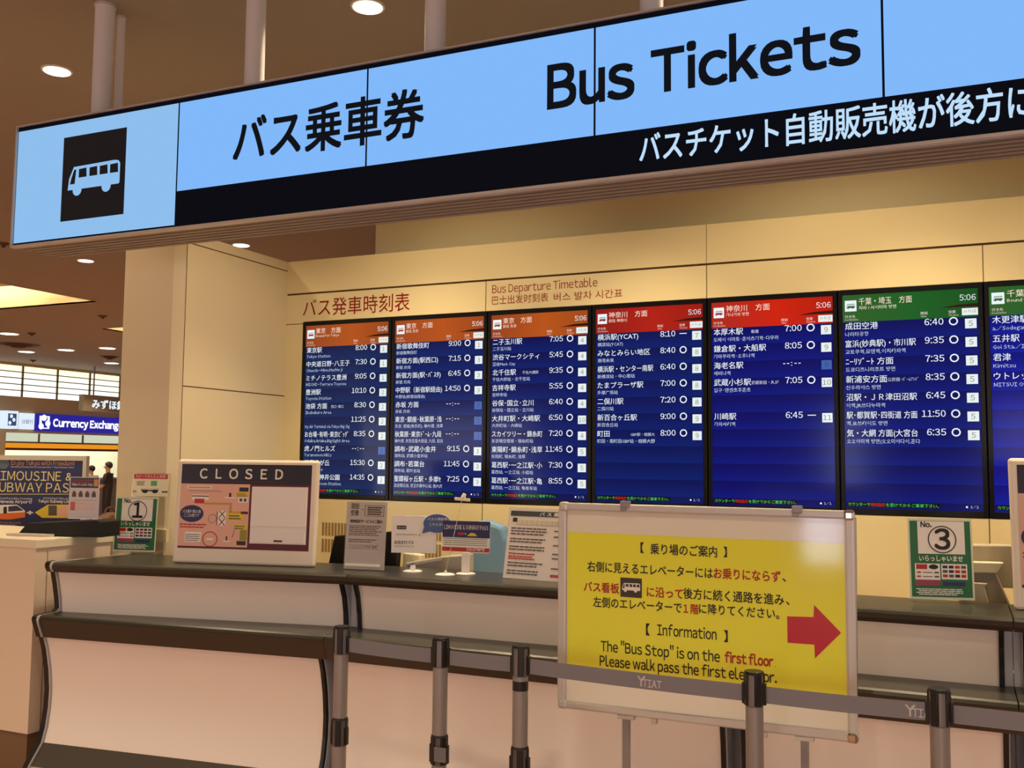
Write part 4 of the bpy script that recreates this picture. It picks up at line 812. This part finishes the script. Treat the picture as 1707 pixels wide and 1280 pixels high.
# ------------------------------------------------------------------ belt barrier posts
ZPOST = EYE-.63
PX = [(570, 1043), (735, 1062), (868, 1075), (1257, 1118), (1565, 1147)]
PLAB = ['leftmost queue barrier post with a double belt head in front of the counter seam', 'second queue barrier post from the left with a grey belt clip on its lower head', 'queue barrier post with a black tape band below its upper head', 'queue barrier post standing in front of the yellow notice board', 'rightmost queue barrier post right of the yellow notice board']
posts = []
STRIPE = mat('post channel grey', (122, 116, 120), .4, metal=.4)
TURN = [.35, 1.05, .45, .62, 1.1]
for i, (x, y) in enumerate(PX):
    b = on(x, y, Z=ZPOST); posts.append(b)
    t = thing('barrier_post', PLAB[i], 'queue post', (b.x, b.y, 0), 'queue barrier posts')
    c = lambda z: Vector((b.x, b.y, z))
    mb = MB(); mb.cyl(c(.035), c(ZPOST-.10), .0265, STEEL, n=32); mb.build('pole', t)
    mb = MB(); mb.cyl(c(0), c(.012), .15, BLACKM, n=40); mb.cyl(c(.012), c(.035), .145, BLACKM, .05, n=40); mb.build('base', t)
    for zt2, nm in ((ZPOST, 'belt_head'), (ZPOST-.335, 'lower_belt_head')):
        mb = MB(); mb.cyl(c(zt2-.105), c(zt2-.008), .0265, STRIPE, n=32); mb.cyl(c(zt2-.008), c(zt2), .0305, BLACK, .0285, n=32)
        for s_ in range(4):
            a = TURN[i]+s_*math.pi/2; r = Vector((math.cos(a), math.sin(a), 0)); q_ = Vector((-r.y, r.x, 0))
            o = c(0)+r*.0225; w2 = .0115
            z0, z1 = zt2-.100, zt2-.006
            mb.hexa([o-q_*w2+Vector((0, 0, z0)), o+r*.008-q_*w2*.9+Vector((0, 0, z0)), o+r*.008+q_*w2*.9+Vector((0, 0, z0)), o+q_*w2+Vector((0, 0, z0)),
                     o-q_*w2+Vector((0, 0, z1)), o+r*.008-q_*w2*.9+Vector((0, 0, z1)), o+r*.008+q_*w2*.9+Vector((0, 0, z1)), o+q_*w2+Vector((0, 0, z1))], BLACK)
        for s_ in (1, -1):
            mb.box((b.x+s_*.024, b.y-.008, zt2-.098), (b.x+s_*.036, b.y+.008, zt2-.035), BLACK)
        o = mb.build(nm, t, bevel=.0015)
        if nm == 'lower_belt_head' and i == 1:
            mb = MB(); mb.box((b.x-.002, b.y-.035, zt2-.085), (b.x+.044, b.y-.031, zt2-.036), mat('belt clip grey', (110, 106, 112), .6)); mb.build('belt_clip', o)
    if i == 2:
        mb = MB(); mb.cyl(c(ZPOST-.150), c(ZPOST-.118), .0272, BLACK, n=32); mb.build('tape_band', t)
BELT = mat('grey webbing', (126, 122, 132), .75, noise=.06, nscale=200)
BINK = mat('belt print', (196, 190, 192), .6)
ends = [(posts[0], posts[1]), (posts[1], posts[2]), (posts[2], posts[3]), (posts[3], posts[4]), (posts[4], posts[4]+Vector((1.2, .02, 0)))]
BLAB = ['plain grey belt strung between the first and second queue posts', 'short plain grey belt between the second and third queue posts', 'long grey belt with a white logo crossing the yellow notice board', 'grey belt with a white logo running right from the board to the last post', 'grey belt running out of the photo at the right edge']
for i, (a, b) in enumerate(ends):
    d_ = (b-a).normalized(); z0, z1 = ZPOST-.093, ZPOST-.043
    A = a+d_*.0368; B = b-d_*.0368; L = (B-A).length
    t = thing('barrier_belt', BLAB[i], 'barrier belt', ((A.x+B.x)/2, (A.y+B.y)/2, z0), 'queue barrier belts')
    sag = .001+.0022*L; n = 14; dz = (1.6 if i == 4 else 1)
    nrm = Vector((d_.y, -d_.x, 0))
    mb = MB(); pts = []
    for s_ in range(n+1):
        f_ = s_/n; p = A+(B-A)*f_; p.z = 0; k = -4*sag*f_*(1-f_)
        pts.append((p, k))
    Fv = [p+nrm*.0006+Vector((0, 0, z0+k)) for p, k in pts]+[p+nrm*.0006+Vector((0, 0, z1+k)) for p, k in reversed(pts)]
    Bv = [v-nrm*.0012 for v in Fv]; N = len(Fv)
    V_ = Fv+Bv; m2 = n+1
    F_ = [(s_, s_+1, N-2-s_, N-1-s_) for s_ in range(n)]+[(N+N-1-s_, N+N-2-s_, N+s_+1, N+s_) for s_ in range(n)]+[(k, (k+1) % N, N+(k+1) % N, N+k) for k in range(N)]
    mb.add(V_, F_, BELT); mb.build('webbing', t)
    if i in (2, 3):
        x = 1062 if i == 2 else 1508
        P = Panel(A+nrm*.0008, d_, (0, 0, 1), 1, 1); P.o.z = 0
        u, _ = P.uv(x, 1130 if i == 2 else 1172); k = -4*sag*(u/L)*(1-u/L); v = z0+k
        mb = MB()
        mb.poly(P, [(u, v+.040), (u+.006, v+.040), (u+.014, v+.030), (u+.022, v+.041), (u+.030, v+.041), (u+.0165, v+.024), (u+.0165, v+.008), (u+.0115, v+.008), (u+.0115, v+.026)], BINK, .0006)
        mb.text(P, 'TIAT', u+.020, v+.008, .032, BINK, w=.062, d=.0007, bold=.02); mb.build('logo_print', t, solid=False)
        if i == 2: pass

# ------------------------------------------------------------------ left desk items: tray, notice, poster stand
zt_ = EYE-.424
TP = Panel(on(60, 893, Z=zt_), (1, .18, 0), (0, 0, 1), 1, 1)
t = thing('leaflet_tray', 'black leaflet tray lying on the cream desk at the left', 'tray', on(110, 890, Z=zt_))
mb = MB(); tu = [TP.uv(*q_) for q_ in ((28, 893), (45, 872), (160, 867), (168, 870), (168, 893))]; tu = [(u_, max(v_, .002)) for u_, v_ in tu]; tu[0] = (tu[0][0], .002); tu[-1] = (tu[-1][0], .002)
mb.loft([TP.pt(u_, v_, -.16) for u_, v_ in tu], [TP.pt(u_, v_, 0) for u_, v_ in tu], BLACKM); mb.build('tray_body', t, bevel=.004)
t = thing('leaflet', 'white folded leaflets lying in front of the black tray', 'paper', on(60, 896, Z=zt_))
mb = MB(); e0, e1 = TP.uv(22, 893)[0], TP.uv(92, 893)[0]; LQ = [TP.pt(e0, .001, .008), TP.pt(e1-.03, .001, .05), TP.pt(e1, .001, .008), TP.pt(e0+.03, .001, .004)]; LQ = [TP.pt(e0, .001, .05), TP.pt(e1-.04, .001, .05), TP.pt(e1, .001, .006), TP.pt(e0+.04, .001, .006)]
mb.hexa([TP.pt(*q_, .004) for q_ in ()]+LQ+[v+Vector((0, 0, .012)) for v in LQ], mat('leaflet paper', (196, 184, 176), .5)); mb.build('sheets', t)
NP = Panel(TP.pt(0, max(v_ for u_, v_ in tu)+.001, -.05), TP.ex, (0, 0, 1), 1, 1)
q = [NP.uv(*p) for p in ((113, 874), (163, 872), (117, 794), (166, 796))]
P = Panel(NP.pt(q[0][0], 0), NP.ex, NP.ez, q[1][0]-q[0][0], (q[2][1]+q[3][1])/2); W, H = P.W, P.H
t = thing('notice_stand', 'small mask etiquette notice in a clear stand on the black leaflet tray', 'notice', P.pt(W/2, 0))
mb = MB(); mb.pbox(P, 0, 0, W, H, -.003, 0, mat('pale notice', (206, 196, 204), .4)); mb.build('sheet', t)
mb = MB(); mb.pbox(P, 0, 0, W, .003, -.04, .008, ACR); mb.build('foot', t)
mb = MB(); mb.quad(P, .04*W, .74*H, .97*W, .98*H, DKNAVY, .0008); mb.text(P, 'Make it a safe trip!', .1*W, .79*H, .10*W, WINK, w=.68*W, d=.0012, res=1, bold=.01); fbars(mb, P, .08*W, .86*H, .8*W, .96*H, 2, MUTE, .5, .0012); mb.quad(P, .82*W, .78*H, .96*W, .95*H, TAN, .0012)
for i in range(4): mb.quad(P, (.1+.22*i)*W, .52*H, (.24+.22*i)*W, .62*H, GREYINK, .0008); mb.oval(P, (.17+.22*i)*W, .64*H, .05*W, .025*H, GREYINK, .0008, 12)
mb.quad(P, .06*W, .44*H, .95*W, .445*H, MAROON, .0008); mb.quad(P, .06*W, .20*H, .22*W, .40*H, mat('print rose', (190, 96, 92), .5), .0008); fbars(mb, P, .25*W, .22*H, .92*W, .40*H, 4, PINKP, .5, .0008); mb.build('print', t, solid=False)
# poster stand
PP = facing_panel(25, 860, 7.2, 1.06, .92, yaw=.30)
q = PP.uv(146, 760); PP = Panel(PP.pt(q[0]-1.08, q[1]-.80), PP.ex, PP.ez, 1.08, .80); W, H = PP.W, PP.H
t = thing('poster_stand', 'silver framed poster stand with a dark blue bus and subway ticket advert', 'poster stand', (PP.pt(W/2, 0).x, PP.pt(W/2, 0).y, 0))
mb = MB(); mb.pbox(PP, .03, .03, W-.03, H-.03, -.02, 0, NAVY); mb.build('backing', t)
mb = MB()
for a in ((0, 0, W, .028), (0, H-.035, W, H), (0, .028, .028, H-.035), (W-.028, .028, W, H-.035)): mb.pbox(PP, *a, -.03, .012, mat('cream frame', (206, 196, 176), .4))
mb.build('frame', t, bevel=.012)
mb = MB(); mb.pbox(PP, W*.3-.02, 0-PP.o.z, W*.3+.02, 0, -.02, .01, STEEL); mb.build('leg', t)
mb = MB(); mb.pbox(PP, W*.7-.02, 0-PP.o.z, W*.7+.02, 0, -.02, .01, STEEL); mb.build('leg', t)
CREAMP = mat('print cream', (236, 222, 150), .5); LAV = mat('print salmon', (216, 160, 128), .5)
mb = MB()
def c5(x, y): return x/4.266, 660+y/4.266
def pt_(s, x0, y0, x1, y1, h, m, bold=0): a, b = c5(x0, y0), c5(x1, y1); line(mb, PP, s, a[0], a[1], b[0], b[1], h/4.266, m, bold, .0015, 2)
pt_('Enjoy Tokyo with Freedom!', 80, 492, 530, 490, 30, LAV, .01); pt_('Discounted combination of Limousine Bus + Tokyo Subway Ticket', 78, 510, 528, 511, 10, WINK); pt_('LIMOUSINE', -42, 602, 434, 600, 64, CREAMP, .0); pt_('&', 466, 602, 515, 602, 60, CREAMP); pt_('SUBWAY PASS', -60, 682, 545, 684, 64, CREAMP, .0)
pt_('Fast and Comfortable Crossing', -90, 735, 230, 735, 14, WINK); pt_('from Haneda Airport!', -95, 762, 226, 760, 20, WINK, .02); pt_('Unlimited rides on all', 308, 735, 520, 735, 14, WINK); pt_('Tokyo Subway Lines', 272, 758, 520, 760, 20, WINK, .02); pt_('+', 190, 846, 236, 846, 34, WINK, .05)
pt_('Round trip discounts', -40, 905, 150, 905, 10, LAV); pt_('www.limousinebus', 0, 922, 120, 922, 10, WINK)
mb.build('lettering', t, solid=False)
mb = MB(); pp = lambda pts, m, d=.0012: mb.pquad(PP, [c5(*p) for p in pts], m, d)
pp([(-120, 696), (520, 696), (520, 700), (-120, 700)], CREAMP); pp([(-40, 870), (-30, 775), (120, 772), (178, 815), (180, 860), (60, 876)], WINK); pp([(-40, 874), (-38, 838), (180, 826), (180, 862), (70, 878)], ORANGE, .0014); pp([(25, 790), (50, 786), (50, 835), (25, 838)], INK, .0016); pp([(60, 785), (120, 779), (168, 814), (60, 822)], DKNAVY, .0016)
pp([(248, 828), (340, 772), (520, 772), (520, 868), (300, 866)], YELP); pp([(345, 778), (405, 778), (405, 850), (345, 850)], GREYINK, .0016); pp([(410, 800), (500, 778), (520, 778), (520, 860), (410, 850)], PINKP, .0016)
pp([(-150, 965), (-150, 940), (160, 930), (120, 968)], ORANGE); 
a = PP.uv(*c5(25, 480)); mb.oval(PP, a[0], a[1], .045, .04, mat('print globe', (92, 110, 120), .5), .0012); mb.build('print', t, solid=False)

# ------------------------------------------------------------------ far left: clerestory window, bank booth, people
XL = -21.33
LP = Panel((XL, 0, 0), (0, 1, 0), (0, 0, 1), 1, 1)
def lp(x, y): return LP.uv(x, y)
zw1, zw0 = EYE+2.235, EYE+1.46; zo1, zo0 = LP.uv(60, 722)[1], 0
ye0, ye1 = 12.0, 23.9; yo0, yo1 = LP.uv(9, 740)[0], 23.5
FARW = mat('far wall paint', (206, 184, 150), .7)
mb = MB(); mb.box((XL-.1, ye0, zo1), (XL, ye1, zw0), FARW); mb.box((XL-.1, ye0, zw1), (XL, ye1, CEIL), FARW); mb.box((XL-.1, ye0, 0), (XL, yo0, zo1), FARW); mb.box((XL-.1, yo1, 0), (XL, ye1, zo1), FARW)
mb.box((XL-2.6, yo0-.3, 0), (XL-2.5, yo1+.3, zo1+.3), mat('booth interior', (226, 226, 206), .7)); mb.box((XL-2.5, yo0-.3, zo1+.2), (XL-.1, yo1+.3, zo1+.3), FARW); mb.box((XL-2.5, yo0-.4, 0), (XL-.1, yo0-.3, zo1+.3), FARW); mb.box((XL-2.5, yo1+.3, 0), (XL-.1, yo1+.4, zo1+.3), FARW)
struct(mb, 'wall_far')
area((XL-1.2, (yo0+yo1)/2, zo1+.15), 6, 1.6, 150, (.95, 1, .85), (0, 0, -1)).rotation_euler = (0, 0, math.pi/2)
WGL = ramp_em('daylight pane', 2, [(0, (255, 255, 250)), (.45, (255, 252, 225)), (1, (250, 236, 160))], 1.5, off=-zw0, period=None)
mb = MB(); mb.box((XL-.08, ye0, zw0), (XL-.07, ye1, zw1), WGL); o = struct(mb, 'window_1')
mb = MB(); SL = mat('window slats', (120, 98, 62), .6)
for i in range(1, 5): z = zw0+(zw1-zw0)*i/5; mb.box((XL-.05, ye0, z-.012), (XL-.03, ye1, z+.012), SL)
yy = LP.uv(40, 620)[0]; st = LP.uv(98, 625)[0]-yy
for i in range(-6, 10):
    if ye0 < yy+st*i < ye1: mb.box((XL-.06, yy+st*i-.02, zw0), (XL-.02, yy+st*i+.02, zw1), SL)
f = mb.build('window_frame', o); 
mb = MB(); mb.box((-32, 23.9, 0), (-2.6, 24, CEIL), FARW); struct(mb, 'wall_end')

# entrance side behind the camera: reflected doorway pane, the wider windows added for general daylight
mb = MB(); YF = -9.0; WIN = [(-13.0, -8.2), (-2.15, -1.52), (.6, 3.4), (3.8, 6.6)]; e = -32
for a, b in WIN: mb.box((e, YF-.1, 0), (a, YF, CEIL), FARW); mb.box((a, YF-.1, 2.62), (b, YF, CEIL), FARW); mb.box((a, YF-.1, 0), (b, YF, .06), FARW); e = b
mb.box((e, YF-.1, 0), (9, YF, CEIL), FARW); struct(mb, 'wall_front')
for i, (a, b) in enumerate(WIN):
    mb = MB(); mb.box((a, YF-.09, .06), (b, YF-.08, 2.62), em('added daylight', (255, 240, 226), 4.2) if i != 1 else em('daylight doorway', (222, 228, 255), 9)); o = struct(mb, 'window_%d' % (i+2))
    mb = MB(); n_ = max(1, round((b-a)/1.2))
    for q in range(n_+1): x_ = a+(b-a)*q/n_; mb.box((x_-.03, YF-.07, .06), (x_+.03, YF, 2.62), STEEL)
    mb.build('window_frame', o)

P = Panel((XL+.06, 0, 0), (0, 1, 0), (0, 0, 1), 1, 1)
def sign_box(name, label, cat, x0, y0a, x1, y1a, m, depth=.12, X=None):
    p = P if X is None else Panel((X, 0, 0), (0, 1, 0), (0, 0, 1), 1, 1)
    a, b = p.uv(x0, y1a), p.uv(x1, y0a); a2 = p.uv(x0, y0a)
    t = thing(name, label, cat, p.pt((a[0]+b[0])/2, a[1]))
    mb = MB(); mb.pbox(p, a[0], a[1], b[0], a2[1], -depth*.5, 0, m); mb.build('light_box', t); return t, p, a, (b[0], a2[1])
BLUE = em('exchange sign blue', (40, 34, 150), 1.0); LW = em('sign lamp white', (250, 252, 255), 1.15)
t, p, a, b = sign_box('exchange_sign', 'long illuminated deep blue currency exchange sign on the far booth', 'sign', 59, 689, 240, 718, BLUE)
mb = MB(); w, h = b[0]-a[0], b[1]-a[1]; e = p.uv(88, 712); e2 = p.uv(204, 712); mb.text(p, 'Currency Exchange', e[0], a[1]+.30*h, h*.58, LW, w=e2[0]-e[0], bold=.04, res=2, d=.004); mb.build('lettering', t, solid=False)
mb = MB(); e = p.uv(65, 713); e2 = p.uv(83, 693); mb.quad(p, e[0], a[1]+.14*h, e2[0], a[1]+.88*h, LW, .004); mb.quad(p, e[0]+.07, a[1]+.2*h, e2[0]-.07, a[1]+.82*h, BLUE, .006)
cx, cz = (e[0]+e2[0])/2, a[1]+.5*h
for dx, dz in ((-.1, -.1), (.1, -.02), (-.02, .12)): mb.oval(p, cx+dx, cz+dz, .08, .08, LW, .008, 16)
mb.build('exchange_pictogram', t, solid=False)
t, p, a, b = sign_box('bank_sign', 'white lit bank name sign left of the blue exchange sign', 'sign', 33, 688, 58, 715, em('sign soft white', (226, 240, 255), 1.0))
mb = MB(); w, h = b[0]-a[0], b[1]-a[1]; mb.text(p, 'ほ銀行', a[0]+.12*w, a[1]+.36*h, .3*h, em('sign text slate', (72, 78, 104)), w=.78*w, d=.004, res=2); mb.build('lettering', t, solid=False)
t, p, a, b = sign_box('bank_sign', 'small white lit exchange pictogram box at the left end of the booth', 'sign', 8, 684, 31, 714, em('sign soft white', (226, 240, 255), 1.0), X=XL+.5, depth=.5)
mb = MB(); w, h = b[0]-a[0], b[1]-a[1]; K = em('pictogram slate', (60, 74, 110)); mb.quad(p, a[0]+.2*w, a[1]+.17*h, b[0]-.14*w, a[1]+.85*h, K, .003)
for dx, dz in ((.36, .32), (.66, .5), (.46, .7)): mb.oval(p, a[0]+dx*w, a[1]+dz*h, .12*w, .11*h, em('sign soft white', (226, 240, 255)), .005, 14)
mb.build('exchange_pictogram', t, solid=False)
t, p, a, b = sign_box('bank_sign', 'grey hanging sign with glowing Japanese letters beside the cream pillar', 'sign', 138, 657, 236, 684, mat('sign grey brown', (170, 152, 132), .6), X=XL+1.2, depth=.3)
mb = MB(); w, h = b[0]-a[0], b[1]-a[1]; e = p.uv(153, 678); e2 = p.uv(221, 678); mb.text(p, 'みずほ銀行', e[0], a[1]+.22*h, .62*h, em('sign glow white', (222, 236, 255), 1.2), w=e2[0]-e[0], d=.005, bold=.02, res=2); mb.build('lettering', t, solid=False)
zsg = b[1]
mb = MB()
for q in (.2, .8): y_ = a[0]+q*(b[0]-a[0]); mb.cyl((XL+1.12, y_, zsg), (XL+1.12, y_, CEIL), .02, STEEL, n=8)
mb.build('hanger_rod', t)
# booth front
t = thing('booth_front', 'bank booth front with pale transom panes above an orange band', 'booth', (XL, 18.5, 0))
GL = em('transom pane', (214, 222, 196), .9); MET = mat('booth metal', (120, 110, 100), .5)
mb = MB(); a, b, c, d = lp(10, 721)[1], lp(10, 735)[1], lp(10, 738)[1], lp(10, 746)[1]; e = lp(10, 750)[1]
mb.box((XL-.08, yo0, b), (XL-.06, yo1, a), GL); mb.build('transom_glass', t)
mb = MB(); mb.box((XL-.1, yo0, c), (XL-.02, yo1, b), MET)
for x in (10, 67, 140): y_ = lp(x, 730)[0]; mb.box((XL-.09, y_-.02, b), (XL-.03, y_+.02, a), MET)
mb.build('transom_frame', t)
mb = MB(); mb.box((XL-.1, yo0, d), (XL+.0, yo1, c), em('orange band', (238, 150, 34), .95)); mb.build('orange_band', t)
mb = MB(); mb.box((XL-.1, yo0, e), (XL-.02, yo1, d), mat('band dark red', (90, 34, 20), .6)); mb.build('lower_rail', t)  # dark red line below the orange band
mb = MB(); mb.box((XL-.4, yo0, 0), (XL+.1, yo1, .95), mat('booth counter', (150, 140, 140), .5)); mb.build('counter', t)
mb = MB(); mb.box((XL-.45, yo0, .95), (XL+.2, yo1, 1.0), mat('booth counter top', (228, 224, 232), .4)); mb.build('counter_top', t)

SKIN = mat('skin', (196, 146, 116), .5); HAIR = mat('dark hair', (26, 18, 16), .6); SHB = mat('black shirt', (26, 24, 26), .7); SHW = mat('pale shirt', (214, 206, 190), .7); TRO = mat('dark trousers', (34, 32, 36), .7)
def person(label, base, height, shirt, face, arm_fwd):
    """continuous skinned figure; face = heading angle"""
    t = thing('person', label, 'person', base)
    k = height/1.75; R_ = Matrix.Rotation(face, 3, 'Z')
    # joints: name -> (pos, radius); figure faces +X before rotation
    J = [((0, 0, .95), .13), ((0, 0, 1.15), .125), ((0, 0, 1.35), .15), ((.0, 0, 1.47), .07), ((.01, 0, 1.54), .055), ((.015, 0, 1.62), .085), ((.015, 0, 1.69), .078),
         ((0, .10, .90), .095), ((.02, .11, .50), .065), ((0, .11, .09), .045), ((.15, .12, .035), .04), ((0, -.10, .90), .095), ((.02, -.11, .50), .065), ((0, -.11, .09), .045), ((.15, -.12, .035), .04),
         ((0, .19, 1.41), .065), ((.02, .24, 1.14), .05), ((.24*arm_fwd, .20, 1.02), .038), ((.33*arm_fwd, .18, 1.03), .035), ((0, -.19, 1.41), .065), ((.02, -.24, 1.14), .05), ((.24*arm_fwd, -.20, 1.02), .038), ((.33*arm_fwd, -.18, 1.03), .035)]
    E_ = [(0, 1), (1, 2), (2, 3), (3, 4), (4, 5), (5, 6), (0, 7), (7, 8), (8, 9), (9, 10), (0, 11), (11, 12), (12, 13), (13, 14), (2, 15), (15, 16), (16, 17), (17, 18), (2, 19), (19, 20), (20, 21), (21, 22)]
    me = bpy.data.meshes.new('body'); me.from_pydata([R_ @ (Vector(p)*k) for p, r in J], E_, [])
    o = bpy.data.objects.new('body', me); COL.objects.link(o)
    sk = o.modifiers.new('skin', 'SKIN'); sk.use_smooth_shade = True
    for i, (p, r) in enumerate(J): me.skin_vertices[0].data[i].radius = (r*k, r*k)
    me.skin_vertices[0].data[0].use_root = True
    sb = o.modifiers.new('sub', 'SUBSURF'); sb.levels = sb.render_levels = 2
    dg = bpy.context.evaluated_depsgraph_get(); m2 = bpy.data.meshes.new_from_object(o.evaluated_get(dg)); bpy.data.objects.remove(o)
    for mm in (SKIN, shirt, TRO): m2.materials.append(mm)
    Ri = R_.inverted()
    for pl in m2.polygons:
        c = Ri @ pl.center/k
        pl.material_index = 2 if c.z < .93 else (1 if c.z < 1.49 and (abs(c.y) < .17 or c.z > 1.16) else 0)
        pl.use_smooth = True
    o = bpy.data.objects.new('body', m2); COL.objects.link(o); o.parent = t
    mb = MB(); n = 14                                               # hair cap
    c0 = Vector(base)+R_ @ Vector((.0, 0, 1.675*k)); V_, F_ = [], []
    rings = 7
    for i in range(rings+1):
        for j in range(n):
            th = 2*math.pi*j/n; ph = math.radians(8+i*(14-5.5*math.cos(th))); rr = .102*k*math.sin(ph); fwd = math.cos(th)
            zz = .105*k*math.cos(ph)
            V_.append(c0+R_ @ Vector((rr*fwd*1.05-.008*k, rr*math.sin(th), zz)))
    F_ = [(i*n+j, i*n+(j+1) % n, (i+1)*n+(j+1) % n, (i+1)*n+j) for i in range(rings) for j in range(n)]+[tuple(range(n))]
    mb.add(V_, F_, HAIR, True); mb.build('hair', t, solid=False)
    mb = MB()
    for s_ in (1, -1): 
        q = Vector(base)+R_ @ (Vector((.098, .03*s_, 1.645))*k); mb.cyl(q, q+R_ @ Vector((.006, 0, 0)), .009, INK, n=8)
    q = Vector(base)+R_ @ (Vector((.095, 0, 1.625))*k); mb.cyl(q, q+R_ @ Vector((.03, 0, -.012)), .012, SKIN, .006, n=8); mb.build('face_features', t)
    return t
def at_head(x, y, X): return on(x, y, X=X)
h1 = at_head(181, 771, -17.2); person('person in a black short sleeved shirt standing at the bank booth beside the pillar', (h1.x, h1.y, 0), h1.z-.0, SHB, 3.6, 1.0)
h2 = at_head(153, 777, -19.0); person('person in a pale shirt seen from behind above the poster stand', (h2.x, h2.y, 0), h2.z-.0, SHW, 3.14, 1.0)
b = on(182, 880, X=-14.0); 
t = thing('tan_bag', 'tan brown bag just visible right of the black leaflet tray by the pillar', 'bag', (b.x, b.y, 0)); 
mb = MB(); n = 12
ol = [(-.16, 0), (.16, 0), (.2, .25), (.15, .42), (.05, .5), (-.05, .5), (-.15, .42), (-.2, .25)]
BAGM = mat('tan leather', (104, 68, 48), .6)
zb = on(182, 893, X=-14.0).z
mb.loft([(b.x-.12, b.y+u*1.2, v*1.1) for u, v in ol], [(b.x+.12, b.y+u*1.2, v*1.1) for u, v in ol], BAGM); mb.build('bag_body', t, bevel=.05)
mb = MB()
for s_ in range(12):
    a0_, a1_ = math.pi*s_/12, math.pi*(s_+1)/12; mb.cyl((b.x, b.y+.12*math.cos(a0_), .53+.12*math.sin(a0_)), (b.x, b.y+.12*math.cos(a1_), .53+.12*math.sin(a1_)), .012, BAGM, n=8)
mb.build('handle', t)

# ------------------------------------------------------------------ ceiling fittings the photo shows
LAMPF = em('downlight glow', (255, 250, 232), 4.0)
DL = [(95, 117, 'bright round downlight above the left end of the hanging sign'), (613, 10, 'bright round downlight at the top edge of the photo between hanger poles'), (402, 408, 'round downlight glimpsed under the sign above the side panel'), (143, 434, 'round downlight just below the left corner of the sign'),
      (15, 556, 'small far downlight left of the dark round vent'), (44, 586, 'small far downlight under the dark round vent'), (110, 583, 'small far downlight midway along the far ceiling'), (179, 580, 'small far downlight above the dark vent beside the pillar'), (186, 605, 'small far downlight nearest the clerestory window beside the pillar')]
for x, y, lab in DL:
    p = on(x, y, Z=CEIL); r = .085 if p.y > 6 else .075
    if p.y > 9: r = .16
    t = thing('ceiling_downlight', lab, 'downlight', (p.x, p.y, CEIL), 'round ceiling downlights')
    mb = MB(); mb.cyl((p.x, p.y, CEIL-.008), (p.x, p.y, CEIL+.0), r*1.16, mat('downlight ring', (220, 206, 180), .4), r*1.2, n=28); mb.build('trim_ring', t)
    mb = MB(); mb.cyl((p.x, p.y, CEIL-.011), (p.x, p.y, CEIL-.008), r, LAMPF, n=28); mb.build('lamp', t)
for x, y, r, lab in ((31, 574, .42, 'large dark round air vent in the far ceiling at the left'), (183, 594, .22, 'small dark round air vent in the far ceiling beside the pillar')):
    p = on(x, y, Z=CEIL); t = thing('ceiling_vent', lab, 'vent', (p.x, p.y, CEIL), 'round ceiling vents')
    VM = mat('vent shade', (80, 50, 40), .7)
    for k_, (ra, rb) in enumerate(((1, .86), (.72, .58), (.44, .3))):
        mb = MB(); mb.cyl((p.x, p.y, CEIL-.01-.03*k_), (p.x, p.y, CEIL-.001-.0*k_), r*rb, VM, r*ra, n=32); mb.build('vent_cone', t)
for x, y, lab in ((53, 555, 'tiny dark sprinkler head in the far ceiling right of the farthest left downlight'), (171, 526, 'tiny dark sprinkler head between the two ceiling coffers'), (55, 600, 'tiny dark sprinkler head close above the clerestory window'), (6, 405, 'dark sprinkler head at the left edge of the photo beside the sign corner')):
    p = on(x, y, Z=CEIL); s_ = 2.2 if p.y > 10 else 1.6
    t = thing('ceiling_sprinkler', lab, 'sprinkler', (p.x, p.y, CEIL), 'ceiling sprinklers')
    mb = MB(); mb.cyl((p.x, p.y, CEIL-.02), (p.x, p.y, CEIL), .03*s_, GROOVE, .035*s_, n=12); mb.cyl((p.x, p.y, CEIL-.05), (p.x, p.y, CEIL-.02), .012*s_, GROOVE, n=8); mb.build('sprinkler_head', t)
